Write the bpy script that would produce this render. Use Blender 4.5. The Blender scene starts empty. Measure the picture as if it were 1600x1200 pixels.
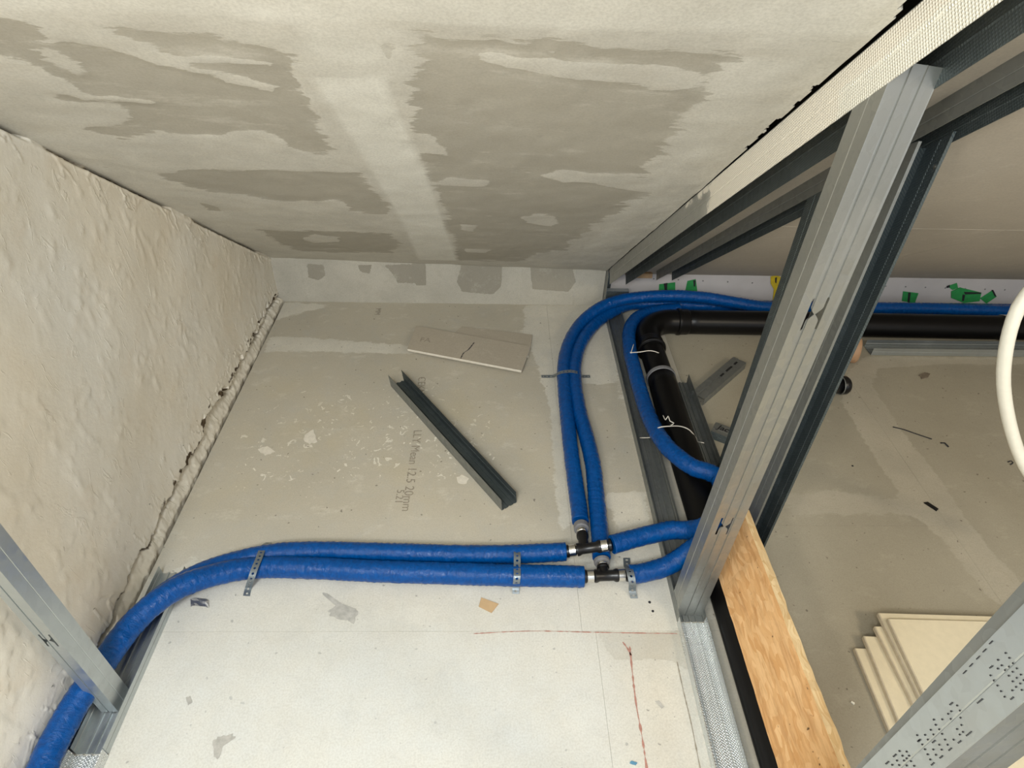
import bpy, bmesh, math, random
import numpy as np
from mathutils import Vector, Matrix
S = bpy.context.scene
COL = S.collection
random.seed(7)
# ---------------------------------------------------------------- camera
FPX = 981.55
PITCH, YAW, ROLL, SL = [math.radians(a) for a in (39.336, 2.1435, 1.9073, 37.925)]
HC = 1.35
_cy, _sy = math.cos(YAW), math.sin(YAW)
FW = np.array([_sy*math.cos(PITCH), _cy*math.cos(PITCH), -math.sin(PITCH)])
_R = np.array([_cy, -_sy, 0.0]); _U = np.cross(_R, FW)
RT = _R*math.cos(ROLL)+_U*math.sin(ROLL); UP = _U*math.cos(ROLL)-_R*math.sin(ROLL)
CP = np.array([0, 0, HC])
cam = bpy.data.cameras.new('camera'); cam.sensor_width = 36; cam.lens = FPX*36/1600; cam.clip_start = .02
co = bpy.data.objects.new('camera', cam); COL.objects.link(co); S.camera = co
co.matrix_world = Matrix(((RT[0], UP[0], -FW[0], 0), (RT[1], UP[1], -FW[1], 0), (RT[2], UP[2], -FW[2], HC), (0, 0, 0, 1)))
# ---------------------------------------------------------------- world, lights, exposure
W = bpy.data.worlds.new('world'); S.world = W; W.use_nodes = True
W.node_tree.nodes['Background'].inputs[0].default_value = (0.80, 0.84, 0.88, 1)
W.node_tree.nodes['Background'].inputs[1].default_value = 0.72
def area(name, loc, target, size, power, color, sy=None):
    l = bpy.data.lights.new(name, 'AREA'); l.energy = power; l.color = color; l.size = size
    if sy: l.shape = 'RECTANGLE'; l.size_y = sy
    o = bpy.data.objects.new(name, l); COL.objects.link(o); o.location = loc
    o.rotation_euler = (Vector(target)-Vector(loc)).to_track_quat('-Z', 'Y').to_euler(); return o
area('roof_window_light', (-.30, -.70, 2.10), (-.15, .75, 0), .45, 21.5, (.89, .96, 1.0), .6)
area('room_lamp_light', (1.7, -.5, 1.9), (1.3, .9, 0), .35, 9, (1.0, .84, .60))
area('rail_fill_light', (-.60, -.45, 1.45), (.45, .8, 1.15), .18, 7, (1.0, .92, .80))  # added fill without a visible source, brightens the ceiling rail flange
S.view_settings.view_transform = 'Standard'; S.view_settings.look = 'None'
S.view_settings.gamma = 1; S.view_settings.use_curve_mapping = False
S.view_settings.exposure = 0.64
# ---------------------------------------------------------------- helpers: geometry of the place
KY = 2.15; ZT = .195; TS = math.tan(SL); CS, SS = math.cos(SL), math.sin(SL)
def ray(x, y): return FW*FPX+RT*(x-800)-UP*(y-600)
def onax(x, y, ax, v):
    d = ray(x, y); return CP+d*(v-CP[ax])/d[ax]
def fl(x, y, z=0.0): return onax(x, y, 2, z)
def onslope(x, y, off=0.0):
    d = ray(x, y); z0 = ZT+KY*TS+off/CS
    return CP+d*((z0-HC)/(d[2]+d[1]*TS))
def slope_z(Y, off=0.0): return ZT+(KY-Y)*TS+off/CS

def tag(o, label=None, cat=None, group=None, kind=None):
    if label: o['label'] = label
    if cat: o['category'] = cat
    if group: o['group'] = group
    if kind: o['kind'] = kind
    return o
def empty(name, loc, label=None, cat=None, group=None, kind=None):
    o = bpy.data.objects.new(name, None); o.empty_display_size = .02
    COL.objects.link(o); o.location = loc
    return tag(o, label, cat, group, kind)
def link(name, me, mat, parent=None, smooth=False):
    o = bpy.data.objects.new(name, me); COL.objects.link(o)
    if mat: me.materials.append(mat)
    if smooth:
        me.polygons.foreach_set('use_smooth', [True]*len(me.polygons))
    if parent:
        o.parent = parent; o.matrix_parent_inverse = Matrix.Translation(-Vector(parent.location))
    return o
def pydata(name, vs, fs, mat, parent=None, smooth=False):
    me = bpy.data.meshes.new(name); me.from_pydata([tuple(map(float, v)) for v in vs], [], fs); me.update()
    return link(name, me, mat, parent, smooth)
def fix_normals(o):
    bm = bmesh.new(); bm.from_mesh(o.data); bmesh.ops.recalc_face_normals(bm, faces=bm.faces); bm.to_mesh(o.data); bm.free(); return o
def bevel(o, w, seg=2, ang=35):
    m = o.modifiers.new('bevel', 'BEVEL'); m.width = w; m.segments = seg; m.limit_method = 'ANGLE'; m.angle_limit = math.radians(ang); return o
def prism(name, poly, h, mat, parent=None, up=(0, 0, 1)):
    """poly: list of 3D points (base), extruded by h along up"""
    n = len(poly); up = np.array(up)*h
    vs = [np.array(p) for p in poly]+[np.array(p)+up for p in poly]
    fs = [tuple(range(n))[::-1], tuple(range(n, 2*n))]+[(i, (i+1) % n, n+(i+1) % n, n+i) for i in range(n)]
    return fix_normals(pydata(name, vs, fs, mat, parent))
def box(name, a, b, mat, parent=None):
    (x0, y0, z0), (x1, y1, z1) = a, b
    return prism(name, [(x0, y0, z0), (x1, y0, z0), (x1, y1, z0), (x0, y1, z0)], z1-z0, mat, parent)
def sheet(name, p0, p1, th, mat, parent=None, side=1, smooth=False):
    """open profile polyline p0 extruded to p1 (same count), with sheet thickness th"""
    p0 = [np.array(p, float) for p in p0]; p1 = [np.array(p, float) for p in p1]
    ax = p1[0]-p0[0]; ax /= np.linalg.norm(ax); n = len(p0); off = []
    segn = []
    for i in range(n-1):
        d = p0[i+1]-p0[i]; d = d-ax*(d@ax); q = np.cross(ax, d); segn.append(q/np.linalg.norm(q))
    for i in range(n):
        if i == 0: q = segn[0]
        elif i == n-1: q = segn[-1]
        else:
            q = segn[i-1]+segn[i]; q = q/max(.35, np.linalg.norm(q)**2/2) if True else q
        off.append(q*th*side)
    vs = p0+[p0[i]+off[i] for i in range(n)]+p1+[p1[i]+off[i] for i in range(n)]
    fs = []
    for i in range(n-1):
        a, b, c, d = i, i+1, n+i+1, n+i
        A, B, C_, D = [k+2*n for k in (a, b, c, d)]
        fs += [(a, b, B, A), (d, c, C_, D), (a, b, c, d), (A, B, C_, D)]
    fs += [(0, n, 3*n, 2*n), (n-1, 2*n-1, 4*n-1, 3*n-1)]
    return fix_normals(pydata(name, vs, fs, mat, parent, smooth))
def catmull(P, step=.012):
    P = [np.array(p, float) for p in P]; P = [2*P[0]-P[1]]+P+[2*P[-1]-P[-2]]; out = []
    for i in range(1, len(P)-2):
        a, b, c, d = P[i-1:i+3]; L = np.linalg.norm(c-b); n = max(1, int(L/step))
        # centripetal-ish: plain Catmull-Rom on nearly even points
        for k in range(n):
            t = k/n
            out.append(.5*((2*b)+(c-a)*t+(2*a-5*b+4*c-d)*t*t+(3*b-a-3*c+d)*t**3))
    out.append(P[-2]); return out
def tube(name, P, r, mat, parent=None, seg=18, step=.012, wr=0.0, seed=0, caps=True, rfun=None):
    C = catmull(P, step) if step else [np.array(p, float) for p in P]
    rng = np.random.RandomState(seed); n = len(C); vs = []; us = []; L = 0
    T = [C[min(i+1, n-1)]-C[max(i-1, 0)] for i in range(n)]; T = [t/np.linalg.norm(t) for t in T]
    ref = np.array([0, 0, 1.0]) if abs(T[0][2]) < .9 else np.array([0, 1.0, 0])
    u = ref-T[0]*(ref@T[0]); u /= np.linalg.norm(u)
    if wr:
        ii, kk = np.meshgrid(np.arange(n)*step, np.arange(seg)*2*math.pi*r/seg, indexing='ij')
        vn = vnoise(ii+seed*3, kk, .010, 80+seed)*.6+vnoise(ii+seed*5, kk, .0055, 90+seed)*.4
    for i in range(n):
        u = u-T[i]*(u@T[i]); u /= np.linalg.norm(u); v = np.cross(T[i], u)
        if i: L += np.linalg.norm(C[i]-C[i-1])
        rr = r*(rfun(i/(n-1)) if rfun else 1)*(1+wr*(rng.rand()-.5))
        for k in range(seg):
            a = 2*math.pi*k/seg; q = rr
            if wr:
                q = r*(1+wr*(1.1*(vn[i, k]-.5)+.35*math.sin(L*420+a*2+2.5*vn[i, (k*2) % seg])*vn[i, k]))
            vs.append(C[i]+q*(math.cos(a)*u+math.sin(a)*v))
        us.append(L)
    fs = []; uv = []
    for i in range(n-1):
        for k in range(seg):
            k2 = (k+1) % seg
            fs.append((i*seg+k, i*seg+k2, (i+1)*seg+k2, (i+1)*seg+k))
            uv += [(us[i], k/seg), (us[i], (k+1)/seg), (us[i+1], (k+1)/seg), (us[i+1], k/seg)]
    if caps:
        fs += [tuple(range(seg))[::-1], tuple(range((n-1)*seg, n*seg))]
        uv += [(0, 0)]*(2*seg)
    o = pydata(name, vs, fs, mat, parent)
    o.data.uv_layers.new(name='UVMap').data.foreach_set('uv', np.array(uv).ravel())
    sm = [True]*((n-1)*seg)+[False]*(2 if caps else 0); o.data.polygons.foreach_set('use_smooth', sm)
    return o
def ring(name, c, axis, r0, r1, w, mat, parent=None, seg=28):
    c = np.array(c, float); ax = np.array(axis, float); ax /= np.linalg.norm(ax)
    u = np.cross(ax, (0, 0, 1.0)) if abs(ax[2]) < .9 else np.cross(ax, (1.0, 0, 0)); u /= np.linalg.norm(u); v = np.cross(ax, u)
    vs = []
    for (rr, ww) in ((r0, -w/2), (r1, -w/2), (r1, w/2), (r0, w/2)):
        for k in range(seg):
            a = 2*math.pi*k/seg; vs.append(c+ax*ww+rr*(math.cos(a)*u+math.sin(a)*v))
    fs = [(j*seg+k, j*seg+(k+1) % seg, ((j+1) % 4)*seg+(k+1) % seg, ((j+1) % 4)*seg+k) for j in range(4) for k in range(seg)]
    return fix_normals(pydata(name, vs, fs, mat, parent, True)) if False else bevel(fix_normals(pydata(name, vs, fs, mat, parent)), w*.08, 1)
def lathe(name, c, axis, prof, mat, parent=None, seg=20):
    """prof: list of (distance along axis, radius)"""
    c = np.array(c, float); ax = np.array(axis, float); ax /= np.linalg.norm(ax)
    u = np.cross(ax, (0, 0, 1.0)) if abs(ax[2]) < .9 else np.cross(ax, (1.0, 0, 0)); u /= np.linalg.norm(u); v = np.cross(ax, u)
    vs = [c+ax*d+r*(math.cos(2*math.pi*k/seg)*u+math.sin(2*math.pi*k/seg)*v) for d, r in prof for k in range(seg)]
    m = len(prof)
    fs = [(j*seg+k, j*seg+(k+1) % seg, (j+1)*seg+(k+1) % seg, (j+1)*seg+k) for j in range(m-1) for k in range(seg)]
    fs += [tuple(range(seg))[::-1], tuple(range((m-1)*seg, m*seg))]
    o = fix_normals(pydata(name, vs, fs, mat, parent))
    for p in o.data.polygons: p.use_smooth = len(p.vertices) == 4
    for e in []: pass
    try: o.data.set_sharp_from_angle(angle=math.radians(40))
    except Exception: pass
    return o
# numpy noise
_lat = {}
def vnoise(x, y, s, seed=0):
    if seed not in _lat: _lat[seed] = np.random.RandomState(seed+11).rand(256, 256)
    g = _lat[seed]; X = x/s; Y = y/s
    xi = np.floor(X).astype(int); yi = np.floor(Y).astype(int); fx = X-xi; fy = Y-yi
    fx = fx*fx*(3-2*fx); fy = fy*fy*(3-2*fy)
    a = g[xi % 256, yi % 256]; b = g[(xi+1) % 256, yi % 256]; c = g[xi % 256, (yi+1) % 256]; d = g[(xi+1) % 256, (yi+1) % 256]
    return (a*(1-fx)+b*fx)*(1-fy)+(c*(1-fx)+d*fx)*fy
def fbm(x, y, s, o=4, seed=0):
    t = 0*x; a = 1; n = 0
    for k in range(o):
        t = t+a*vnoise(x, y, s, seed+k); n += a; a *= .5; s *= .5
    return t/n
def sdist(x, y, poly, cull):
    """signed distance (positive inside), culled outside bbox+cull"""
    P = np.array(poly, float); out = np.full(x.shape, -1e3)
    m = (x > P[:, 0].min()-cull) & (x < P[:, 0].max()+cull) & (y > P[:, 1].min()-cull) & (y < P[:, 1].max()+cull)
    if not m.any(): return out
    X = x[m]; Y = y[m]; d2 = np.full(X.shape, 1e9); ins = np.zeros(X.shape, bool); n = len(P)
    for i in range(n):
        ax, ay = P[i]; bx, by = P[(i+1) % n]; ex, ey = bx-ax, by-ay
        t = np.clip(((X-ax)*ex+(Y-ay)*ey)/(ex*ex+ey*ey+1e-12), 0, 1)
        d2 = np.minimum(d2, (X-ax-t*ex)**2+(Y-ay-t*ey)**2)
        c = (ay > Y) != (by > Y)
        if ey: ins ^= c & (X < ex*(Y-ay)/ey+ax)
    out[m] = np.where(ins, 1, -1)*np.sqrt(d2); return out
def paint(x, y, base, layers, soft):
    v = np.full(x.shape, float(base))
    for val, poly, *s in layers:
        w = s[0] if s else soft
        k = np.clip(.5+sdist(x, y, poly, w)/(2*w), 0, 1)
        v = v*(1-k)+val*k
    return v
def field(name, u0, u1, v0, v1, res, pos, mat, attrs, parent=None, height=None, keep=None, smooth=True, thick=None):
    """dense panel: pos(u,v,h)->xyz arrays; attrs {name: f(u,v)}"""
    nu = max(2, int(round((u1-u0)/res))+1); nv = max(2, int(round((v1-v0)/res))+1)
    U_, V_ = np.meshgrid(np.linspace(u0, u1, nu), np.linspace(v0, v1, nv)); U_ = U_.ravel(); V_ = V_.ravel()
    Hh = height(U_, V_) if height else 0*U_
    P = np.stack(pos(U_, V_, Hh), 1)
    i = np.arange(nu-1); j = np.arange(nv-1); I, J = np.meshgrid(i, j); a = (J*nu+I).ravel()
    F = np.stack([a, a+1, a+nu+1, a+nu], 1)
    if keep is not None:
        K = keep(U_, V_); F = F[K[F].all(1)]
    me = bpy.data.meshes.new(name); me.vertices.add(len(P)); me.vertices.foreach_set('co', P.ravel())
    me.loops.add(F.size); me.loops.foreach_set('vertex_index', F.ravel().astype(np.int32))
    me.polygons.add(len(F)); me.polygons.foreach_set('loop_start', np.arange(0, F.size, 4, dtype=np.int32))
    me.polygons.foreach_set('loop_total', np.full(len(F), 4, dtype=np.int32))
    me.update(calc_edges=True)
    for k, f in attrs.items():
        at = me.attributes.new(k, 'FLOAT', 'POINT'); at.data.foreach_set('value', f(U_, V_).astype(np.float32))
    if thick:  # side skirts so the panel has real depth
        bm = bmesh.new(); bm.from_mesh(me)
        be = [e for e in bm.edges if e.is_boundary]
        for e in be: e.smooth = False
        r = bmesh.ops.extrude_edge_only(bm, edges=be)
        bmesh.ops.translate(bm, verts=[g for g in r['geom'] if isinstance(g, bmesh.types.BMVert)], vec=thick)
        bm.to_mesh(me); bm.free()
    o = link(name, me, mat, parent, False)
    if smooth: me.polygons.foreach_set('use_smooth', [True]*len(me.polygons))
    return o
# ---------------------------------------------------------------- materials
class NT:
    def __init__(s, name):
        s.m = bpy.data.materials.new(name); s.m.use_nodes = True; s.t = s.m.node_tree
        s.b = s.t.nodes['Principled BSDF']; s.tc = s.n('ShaderNodeTexCoord')
    def n(s, t, **k):
        x = s.t.nodes.new(t)
        for a, b in k.items(): setattr(x, a, b)
        return x
    def l(s, a, b): s.t.links.new(a, b)
    def val(s, sock, v):
        if hasattr(v, 'is_output') or isinstance(v, bpy.types.NodeSocket): s.l(v, sock)
        else: sock.default_value = v
    def math(s, op, a, b=0.0, c=None, clamp=False):
        x = s.n('ShaderNodeMath', operation=op, use_clamp=clamp); s.val(x.inputs[0], a); s.val(x.inputs[1], b)
        if c is not None: s.val(x.inputs[2], c)
        return x.outputs[0]
    def noise(s, scale, detail=4, rough=.55, vec=None, stretch=None, dist=0.0):
        v = vec or s.tc.outputs['Object']
        if stretch:
            mp = s.n('ShaderNodeMapping'); mp.inputs['Scale'].default_value = stretch; s.l(v, mp.inputs[0]); v = mp.outputs[0]
        x = s.n('ShaderNodeTexNoise'); s.l(v, x.inputs['Vector']); x.inputs['Scale'].default_value = scale
        x.inputs['Detail'].default_value = detail; x.inputs['Roughness'].default_value = rough; x.inputs['Distortion'].default_value = dist
        return x.outputs['Fac']
    def mix(s, f, a, b):
        x = s.n('ShaderNodeMix', data_type='RGBA'); s.val(x.inputs[0], f)
        s.val(x.inputs[6], a if not isinstance(a, tuple) else (*a, 1)); s.val(x.inputs[7], b if not isinstance(b, tuple) else (*b, 1))
        return x.outputs[2]
    def ramp(s, f, lo, hi):
        x = s.n('ShaderNodeMapRange'); x.clamp = True; s.val(x.inputs[0], f); x.inputs[1].default_value = lo; x.inputs[2].default_value = hi
        return x.outputs[0]
    def attr(s, name):
        return s.n('ShaderNodeAttribute', attribute_name=name).outputs['Fac']
    def bump(s, h, strength, dist=.002, prev=None):
        x = s.n('ShaderNodeBump'); s.val(x.inputs['Height'], h); x.inputs['Strength'].default_value = strength; x.inputs['Distance'].default_value = dist
        if prev: s.l(prev, x.inputs['Normal'])
        return x.outputs[0]
    def out(s, col, rough=.8, metal=0.0, norm=None, spec=None):
        s.val(s.b.inputs['Base Color'], (*col, 1) if isinstance(col, tuple) else col)
        s.val(s.b.inputs['Roughness'], rough); s.b.inputs['Metallic'].default_value = metal
        if norm: s.l(norm, s.b.inputs['Normal'])
        if spec is not None: s.b.inputs['Specular IOR Level'].default_value = spec
        return s.m

def m_board(name, bare, fillc, amp=.5, stretch=(1, 1, 1), nscale=40, splat=False, tone=None, fine=.35):
    t = NT(name)
    st = t.noise(nscale, 6, .65, stretch=stretch); st2 = t.noise(9, 3, .5)
    k = t.math('ADD', t.attr('fill'), t.math('MULTIPLY', t.math('SUBTRACT', st, .5), amp*2))
    k = t.math('ADD', k, t.math('MULTIPLY', t.math('SUBTRACT', t.noise(nscale*4, 4, .7, stretch=(stretch[0]*.5, stretch[1], stretch[2])), .5), amp*.9))
    mask = t.ramp(k, .46, .56)
    big = t.noise(3.0, 4, .6); spk = t.noise(260, 2, .6)
    fc = t.mix(t.ramp(st2, .35, .7), fillc, tuple(c*.88 for c in fillc))
    fc = t.mix(t.math('MULTIPLY', t.ramp(t.noise(24, 5, .7, stretch=stretch, dist=.6), .5, .68), .30), fc, tuple(a*b for a, b in zip(fillc, (.90, .87, .84))))
    bc = t.mix(t.ramp(big, .3, .7), bare, tuple(c*.88 for c in bare))
    # thinly scraped filler that lets the board show through
    thin = t.math('MULTIPLY', t.ramp(t.noise(16, 6, .75, stretch=stretch), .56, .66), .42)
    bc = t.mix(thin, bc, fillc)
    c = t.mix(mask, bc, fc)
    if splat:
        v = t.noise(38, 3, .6, dist=1.2); v2 = t.noise(7, 2, .5)
        sp = t.math('MULTIPLY', t.ramp(t.math('ADD', v, t.math('MULTIPLY', t.math('SUBTRACT', t.attr('splat'), 1.0), .35)), .625, .645), t.ramp(v2, .36, .46))
        c = t.mix(sp, c, tuple(min(.9, x*1.1) for x in fillc))
        dk = t.noise(75, 1, .5)
        c = t.mix(t.math('MULTIPLY', t.ramp(dk, .74, .765), .7), c, (.12, .10, .08))
        ye = t.noise(4.5, 2, .5)
        c = t.mix(t.math('MULTIPLY', t.math('MULTIPLY', t.ramp(ye, .5, .72), t.attr('splat')), .35), c, tuple(a*b for a, b in zip(bare, (1.0, .93, .72))))
    md = t.noise(70, 5, .75)
    c = t.mix(t.math('MULTIPLY', t.ramp(md, .50, .72), .22), c, tuple(x*.68 for x in bare))
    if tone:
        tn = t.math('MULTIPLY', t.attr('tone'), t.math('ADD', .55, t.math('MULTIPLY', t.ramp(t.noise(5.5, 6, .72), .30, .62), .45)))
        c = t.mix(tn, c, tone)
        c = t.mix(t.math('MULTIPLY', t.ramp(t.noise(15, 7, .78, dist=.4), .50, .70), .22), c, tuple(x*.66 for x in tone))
    c = t.mix(t.math('MULTIPLY', t.ramp(spk, .38, .66), .20), c, tuple(x*.55 for x in bare))
    h = t.math('ADD', t.math('MULTIPLY', mask, .6), t.math('MULTIPLY', st, .25))
    n = t.bump(h, .35, .0012); n = t.bump(spk, fine*.4, .0006, n)
    return t.out(c, .88, 0, n, .25)
BARE = (.46, .405, .325); FILL = (.67, .615, .51)
M_ceil = m_board('ceiling_gypsum', (.455, .425, .355), (.64, .615, .54), .95, (.33, 1, 1), 24, False, (.76, .745, .67))
M_ceilR = m_board('ceiling_gypsum_right', (.56, .505, .42), (.64, .59, .50), .3, (1, 1, 1), 20)
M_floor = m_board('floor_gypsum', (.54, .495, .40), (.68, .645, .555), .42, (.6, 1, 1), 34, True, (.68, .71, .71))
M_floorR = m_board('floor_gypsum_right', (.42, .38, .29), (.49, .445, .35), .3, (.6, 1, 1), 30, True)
M_knee = m_board('knee_gypsum', (.37, .345, .285), (.53, .505, .435), .40, (1, 1, 1), 60)
def m_gable():
    t = NT('gable_plaster')
    a = t.noise(3.2, 4, .55); b = t.noise(60, 6, .7); c2 = t.noise(12, 5, .6, dist=.8)
    c = t.mix(t.ramp(a, .35, .68), (.78, .715, .59), (.82, .785, .70))
    c = t.mix(t.math('MULTIPLY', t.ramp(c2, .52, .72), .22), c, (.72, .59, .43))
    c = t.mix(t.ramp(t.math('ADD', t.attr('dirt_shade'), t.math('MULTIPLY', t.math('SUBTRACT', t.noise(140, 3, .6), .5), .7)), .25, .7), c, (.085, .06, .035))
    c = t.mix(t.attr('base'), c, (.66, .61, .51))
    h = t.math('ADD', t.math('ADD', t.math('MULTIPLY', b, 1.3), t.math('MULTIPLY', c2, 1.6)), t.math('MULTIPLY', t.ramp(t.noise(26, 4, .6, dist=2.0, stretch=(1, 1, .35)), .60, .66), 1.2))
    n = t.bump(h, .45, .0012); n = t.bump(t.noise(330, 2, .6), .2, .0006, n)
    return t.out(c, .9, 0, n, .2)
M_gable = m_gable()
def m_metal(name, col, rough=.42, metal=.85, knurl=0.0, spangle=.25, dirt_shade=.25, pl=None, kdir=(1, 1, 0)):
    t = NT(name)
    v = t.n('ShaderNodeTexVoronoi'); v.inputs['Scale'].default_value = 70; t.l(t.tc.outputs['Object'], v.inputs['Vector'])
    sep = t.n('ShaderNodeSeparateColor'); t.l(v.outputs['Color'], sep.inputs[0])
    g = sep.outputs[0]
    big = t.noise(7, 5, .65)
    c = t.mix(t.math('MULTIPLY', g, spangle), col, tuple(x*.62 for x in col))
    c = t.mix(t.math('MULTIPLY', t.ramp(big, .5, .75), dirt_shade), c, (.42, .40, .36))
    r = t.math('ADD', rough, t.math('MULTIPLY', t.math('SUBTRACT', g, .5), .12))
    r = t.math('ADD', r, t.math('MULTIPLY', t.ramp(big, .5, .75), .2))
    n = t.bump(t.noise(120, 2, .5), .08, .0008)
    if knurl:
        w = t.n('ShaderNodeTexWave'); w.inputs['Scale'].default_value = 110; w.bands_direction = 'DIAGONAL'; t.l(t.tc.outputs['Object'], w.inputs['Vector']); w.inputs['Distortion'].default_value = .3
        mp = t.n('ShaderNodeMapping'); mp.inputs['Scale'].default_value = (1, -1, 1); t.l(t.tc.outputs['Object'], mp.inputs[0])
        w2 = t.n('ShaderNodeTexWave'); w2.inputs['Scale'].default_value = 110; w2.bands_direction = 'DIAGONAL'; t.l(mp.outputs[0], w2.inputs['Vector'])
        n = t.bump(t.math('MULTIPLY', w.outputs['Fac'], w2.outputs['Fac']), knurl, .0012, n)
    if pl:
        sx = t.n('ShaderNodeSeparateXYZ'); t.l(t.tc.outputs['Object'], sx.inputs[0])
        y0, y1, y2, y3 = pl
        k = t.math('MULTIPLY', t.ramp(sx.outputs[1], y0, y1), t.math('SUBTRACT', 1.0, t.ramp(sx.outputs[1], y2, y3)))
        off = t.math('SUBTRACT', t.math('ADD', t.math('MULTIPLY', sx.outputs[2], CS), t.math('MULTIPLY', sx.outputs[1], SS)), (ZT+KY*TS)*CS)
        up_ = t.math('MULTIPLY', t.ramp(off, -.062, -.050), t.math('SUBTRACT', 1.0, t.ramp(sx.outputs[1], 1.15, 1.25)))
        dr = t.math('MULTIPLY', t.math('MULTIPLY', t.ramp(off, -.085, -.04), .62), t.math('SUBTRACT', 1.0, t.ramp(sx.outputs[1], 1.25, 1.6)))
        c = t.mix(t.ramp(sx.outputs[1], 1.05, 1.25), c, (.33, .33, .30))  # steel bright near, darker far: a highlight painted into the colour
        k = t.math('MAXIMUM', k, t.math('MAXIMUM', up_, dr))
        k = t.ramp(t.math('ADD', k, t.math('MULTIPLY', t.math('SUBTRACT', t.noise(22, 6, .7), .5), 1.3)), .5, .6)
        c = t.mix(k, c, (.70, .655, .56)); m = t.out(c, t.math('ADD', r, t.math('MULTIPLY', k, .45)), metal, n)
        t.val(t.b.inputs['Metallic'], t.math('MULTIPLY', t.math('SUBTRACT', 1.0, k), metal)); return m
    return t.out(c, r, metal, n)
M_galv = m_metal('galvanised_steel', (.41, .42, .40), .42)
M_galvK = m_metal('knurled_galvanised_steel', (.78, .81, .81), .30, metal=.7, knurl=1.0, spangle=.15)
M_galvB = m_metal('bluish_galvanised_steel', (.52, .56, .57), .38, spangle=.10)
M_galvD = m_metal('shaded_dark_steel', (.115, .14, .145), .5, metal=.75, knurl=.5, dirt_shade=.06)  # darkened steel copy; shade inside the channels is put into its colour
M_galvM = m_metal('mid_grey_steel', (.30, .315, .305), .48, metal=.8, dirt_shade=.15)
M_railP = m_metal('plaster_smeared_steel', (.96, .94, .84), .36, metal=.35, knurl=.9, pl=(.76, .90, 1.16, 1.28))
def m_plain(name, col, rough=.6, metal=0.0, var=.15, scale=40, bump=.1, spec=.5):
    t = NT(name); n = t.noise(scale, 4, .6)
    c = t.mix(t.math('MULTIPLY', t.ramp(n, .35, .65), var), col, tuple(x*.45 for x in col))
    return t.out(c, rough, metal, t.bump(n, bump, .001), spec)
def m_blue():
    t = NT('blue_pipe_sleeve'); uvn = t.n('ShaderNodeUVMap'); uvn.uv_map = 'UVMap'; uv = uvn.outputs[0]
    cr = t.noise(1.0, 5, .7, uv, (260, 12, 1), .6); cr2 = t.noise(1.0, 4, .65, uv, (90, 9, 1), 1.2)
    n = t.bump(cr, .35, .0022); n = t.bump(cr2, .6, .0045, n)
    mp = t.n('ShaderNodeMapping'); mp.inputs['Scale'].default_value = (1, 1, 1); mp.inputs['Rotation'].default_value = (0, 0, 0)
    w = t.n('ShaderNodeTexWave'); t.l(uv, w.inputs['Vector']); w.inputs['Scale'].default_value = 14; w.inputs['Distortion'].default_value = 2.5; w.inputs['Detail'].default_value = 3
    n = t.bump(w.outputs['Fac'], .18, .0018, n)
    c = t.mix(t.ramp(cr2, .35, .7), (.0, .052, .22), (.0, .078, .32))
    m = t.out(c, .16, 0, n, .16); t.b.inputs['Coat Weight'].default_value = .22; t.b.inputs['Coat Roughness'].default_value = .04; t.l(n, t.b.inputs['Coat Normal'])
    return m
M_blue = m_blue()
M_black = m_plain('black_plastic', (.004, .004, .005), .34, 0, .2, 30, .15)
M_drain = m_plain('black_drain_plastic', (.0035, .0033, .0035), .36, 0, .3, 25, .25, .28)
M_steel = m_plain('press_sleeve_steel', (.78, .77, .74), .22, 1.0, .05, 60, .03)
M_grey = m_plain('grey_collar_plastic', (.20, .20, .21), .5)
M_strap = m_metal('perforated_strap_steel', (.26, .30, .33), .42, metal=.7)
M_white = m_plain('white_sleeve_plastic', (.93, .91, .80), .4, 0, .06, 80, .05)
M_tie = m_plain('cable_tie_nylon', (.72, .68, .60), .4)
M_dark = m_plain('dark_void', (.025, .022, .02), .95)
M_lining = m_plain('old_timber_lining', (.11, .085, .06), .95, 0, .6, 30, .5)
M_hole = m_plain('punched_slot', (.012, .012, .012), .9)
M_dust = m_plain('brown_dust', (.25, .205, .15), .95, 0, .6, 55, .9, .2)
M_tan = m_plain('tan_cap_plastic', (.50, .30, .17), .55)
M_ply = m_board('plasterboard_offcut_paper', (.47, .415, .33), (.6, .55, .45), .2)
M_edge = m_plain('plasterboard_core', (.72, .67, .57), .9, 0, .2, 90, .4)
M_stack = m_plain('cream_board', (.75, .66, .47), .85, 0, .10, 60, .15)
M_stackE = m_plain('cream_board_edge', (.62, .54, .40), .9, 0, .25, 90, .4)
M_card = m_plain('brown_cardboard', (.55, .38, .21), .8)
M_print = m_plain('grey_print', (.36, .315, .245), .9, 0, .6, 160, .0)
M_ink = m_plain('black_ink', (.015, .015, .02), .7)
M_red = m_plain('red_chalk', (.50, .26, .21), .9, 0, .5, 160, 0)
M_blueink = m_plain('blue_scrap', (.10, .27, .42), .6)
M_green = m_plain('green_tape', (.035, .30, .085), .45, 0, .35, 60, .2)
M_yellow = m_plain('yellow_tape', (.55, .42, .02), .5, 0, .35, 60, .2)
M_kneeR = m_plain('white_knee_panel', (.50, .485, .49), .7, 0, .12, 12, .1)
M_wood = m_plain('pale_wood', (.45, .30, .17), .7, 0, .4, 30, .3)
M_foil = m_plain('crumpled_foil', (.75, .74, .72), .5, 1.0, .1, 90, .8)
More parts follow.
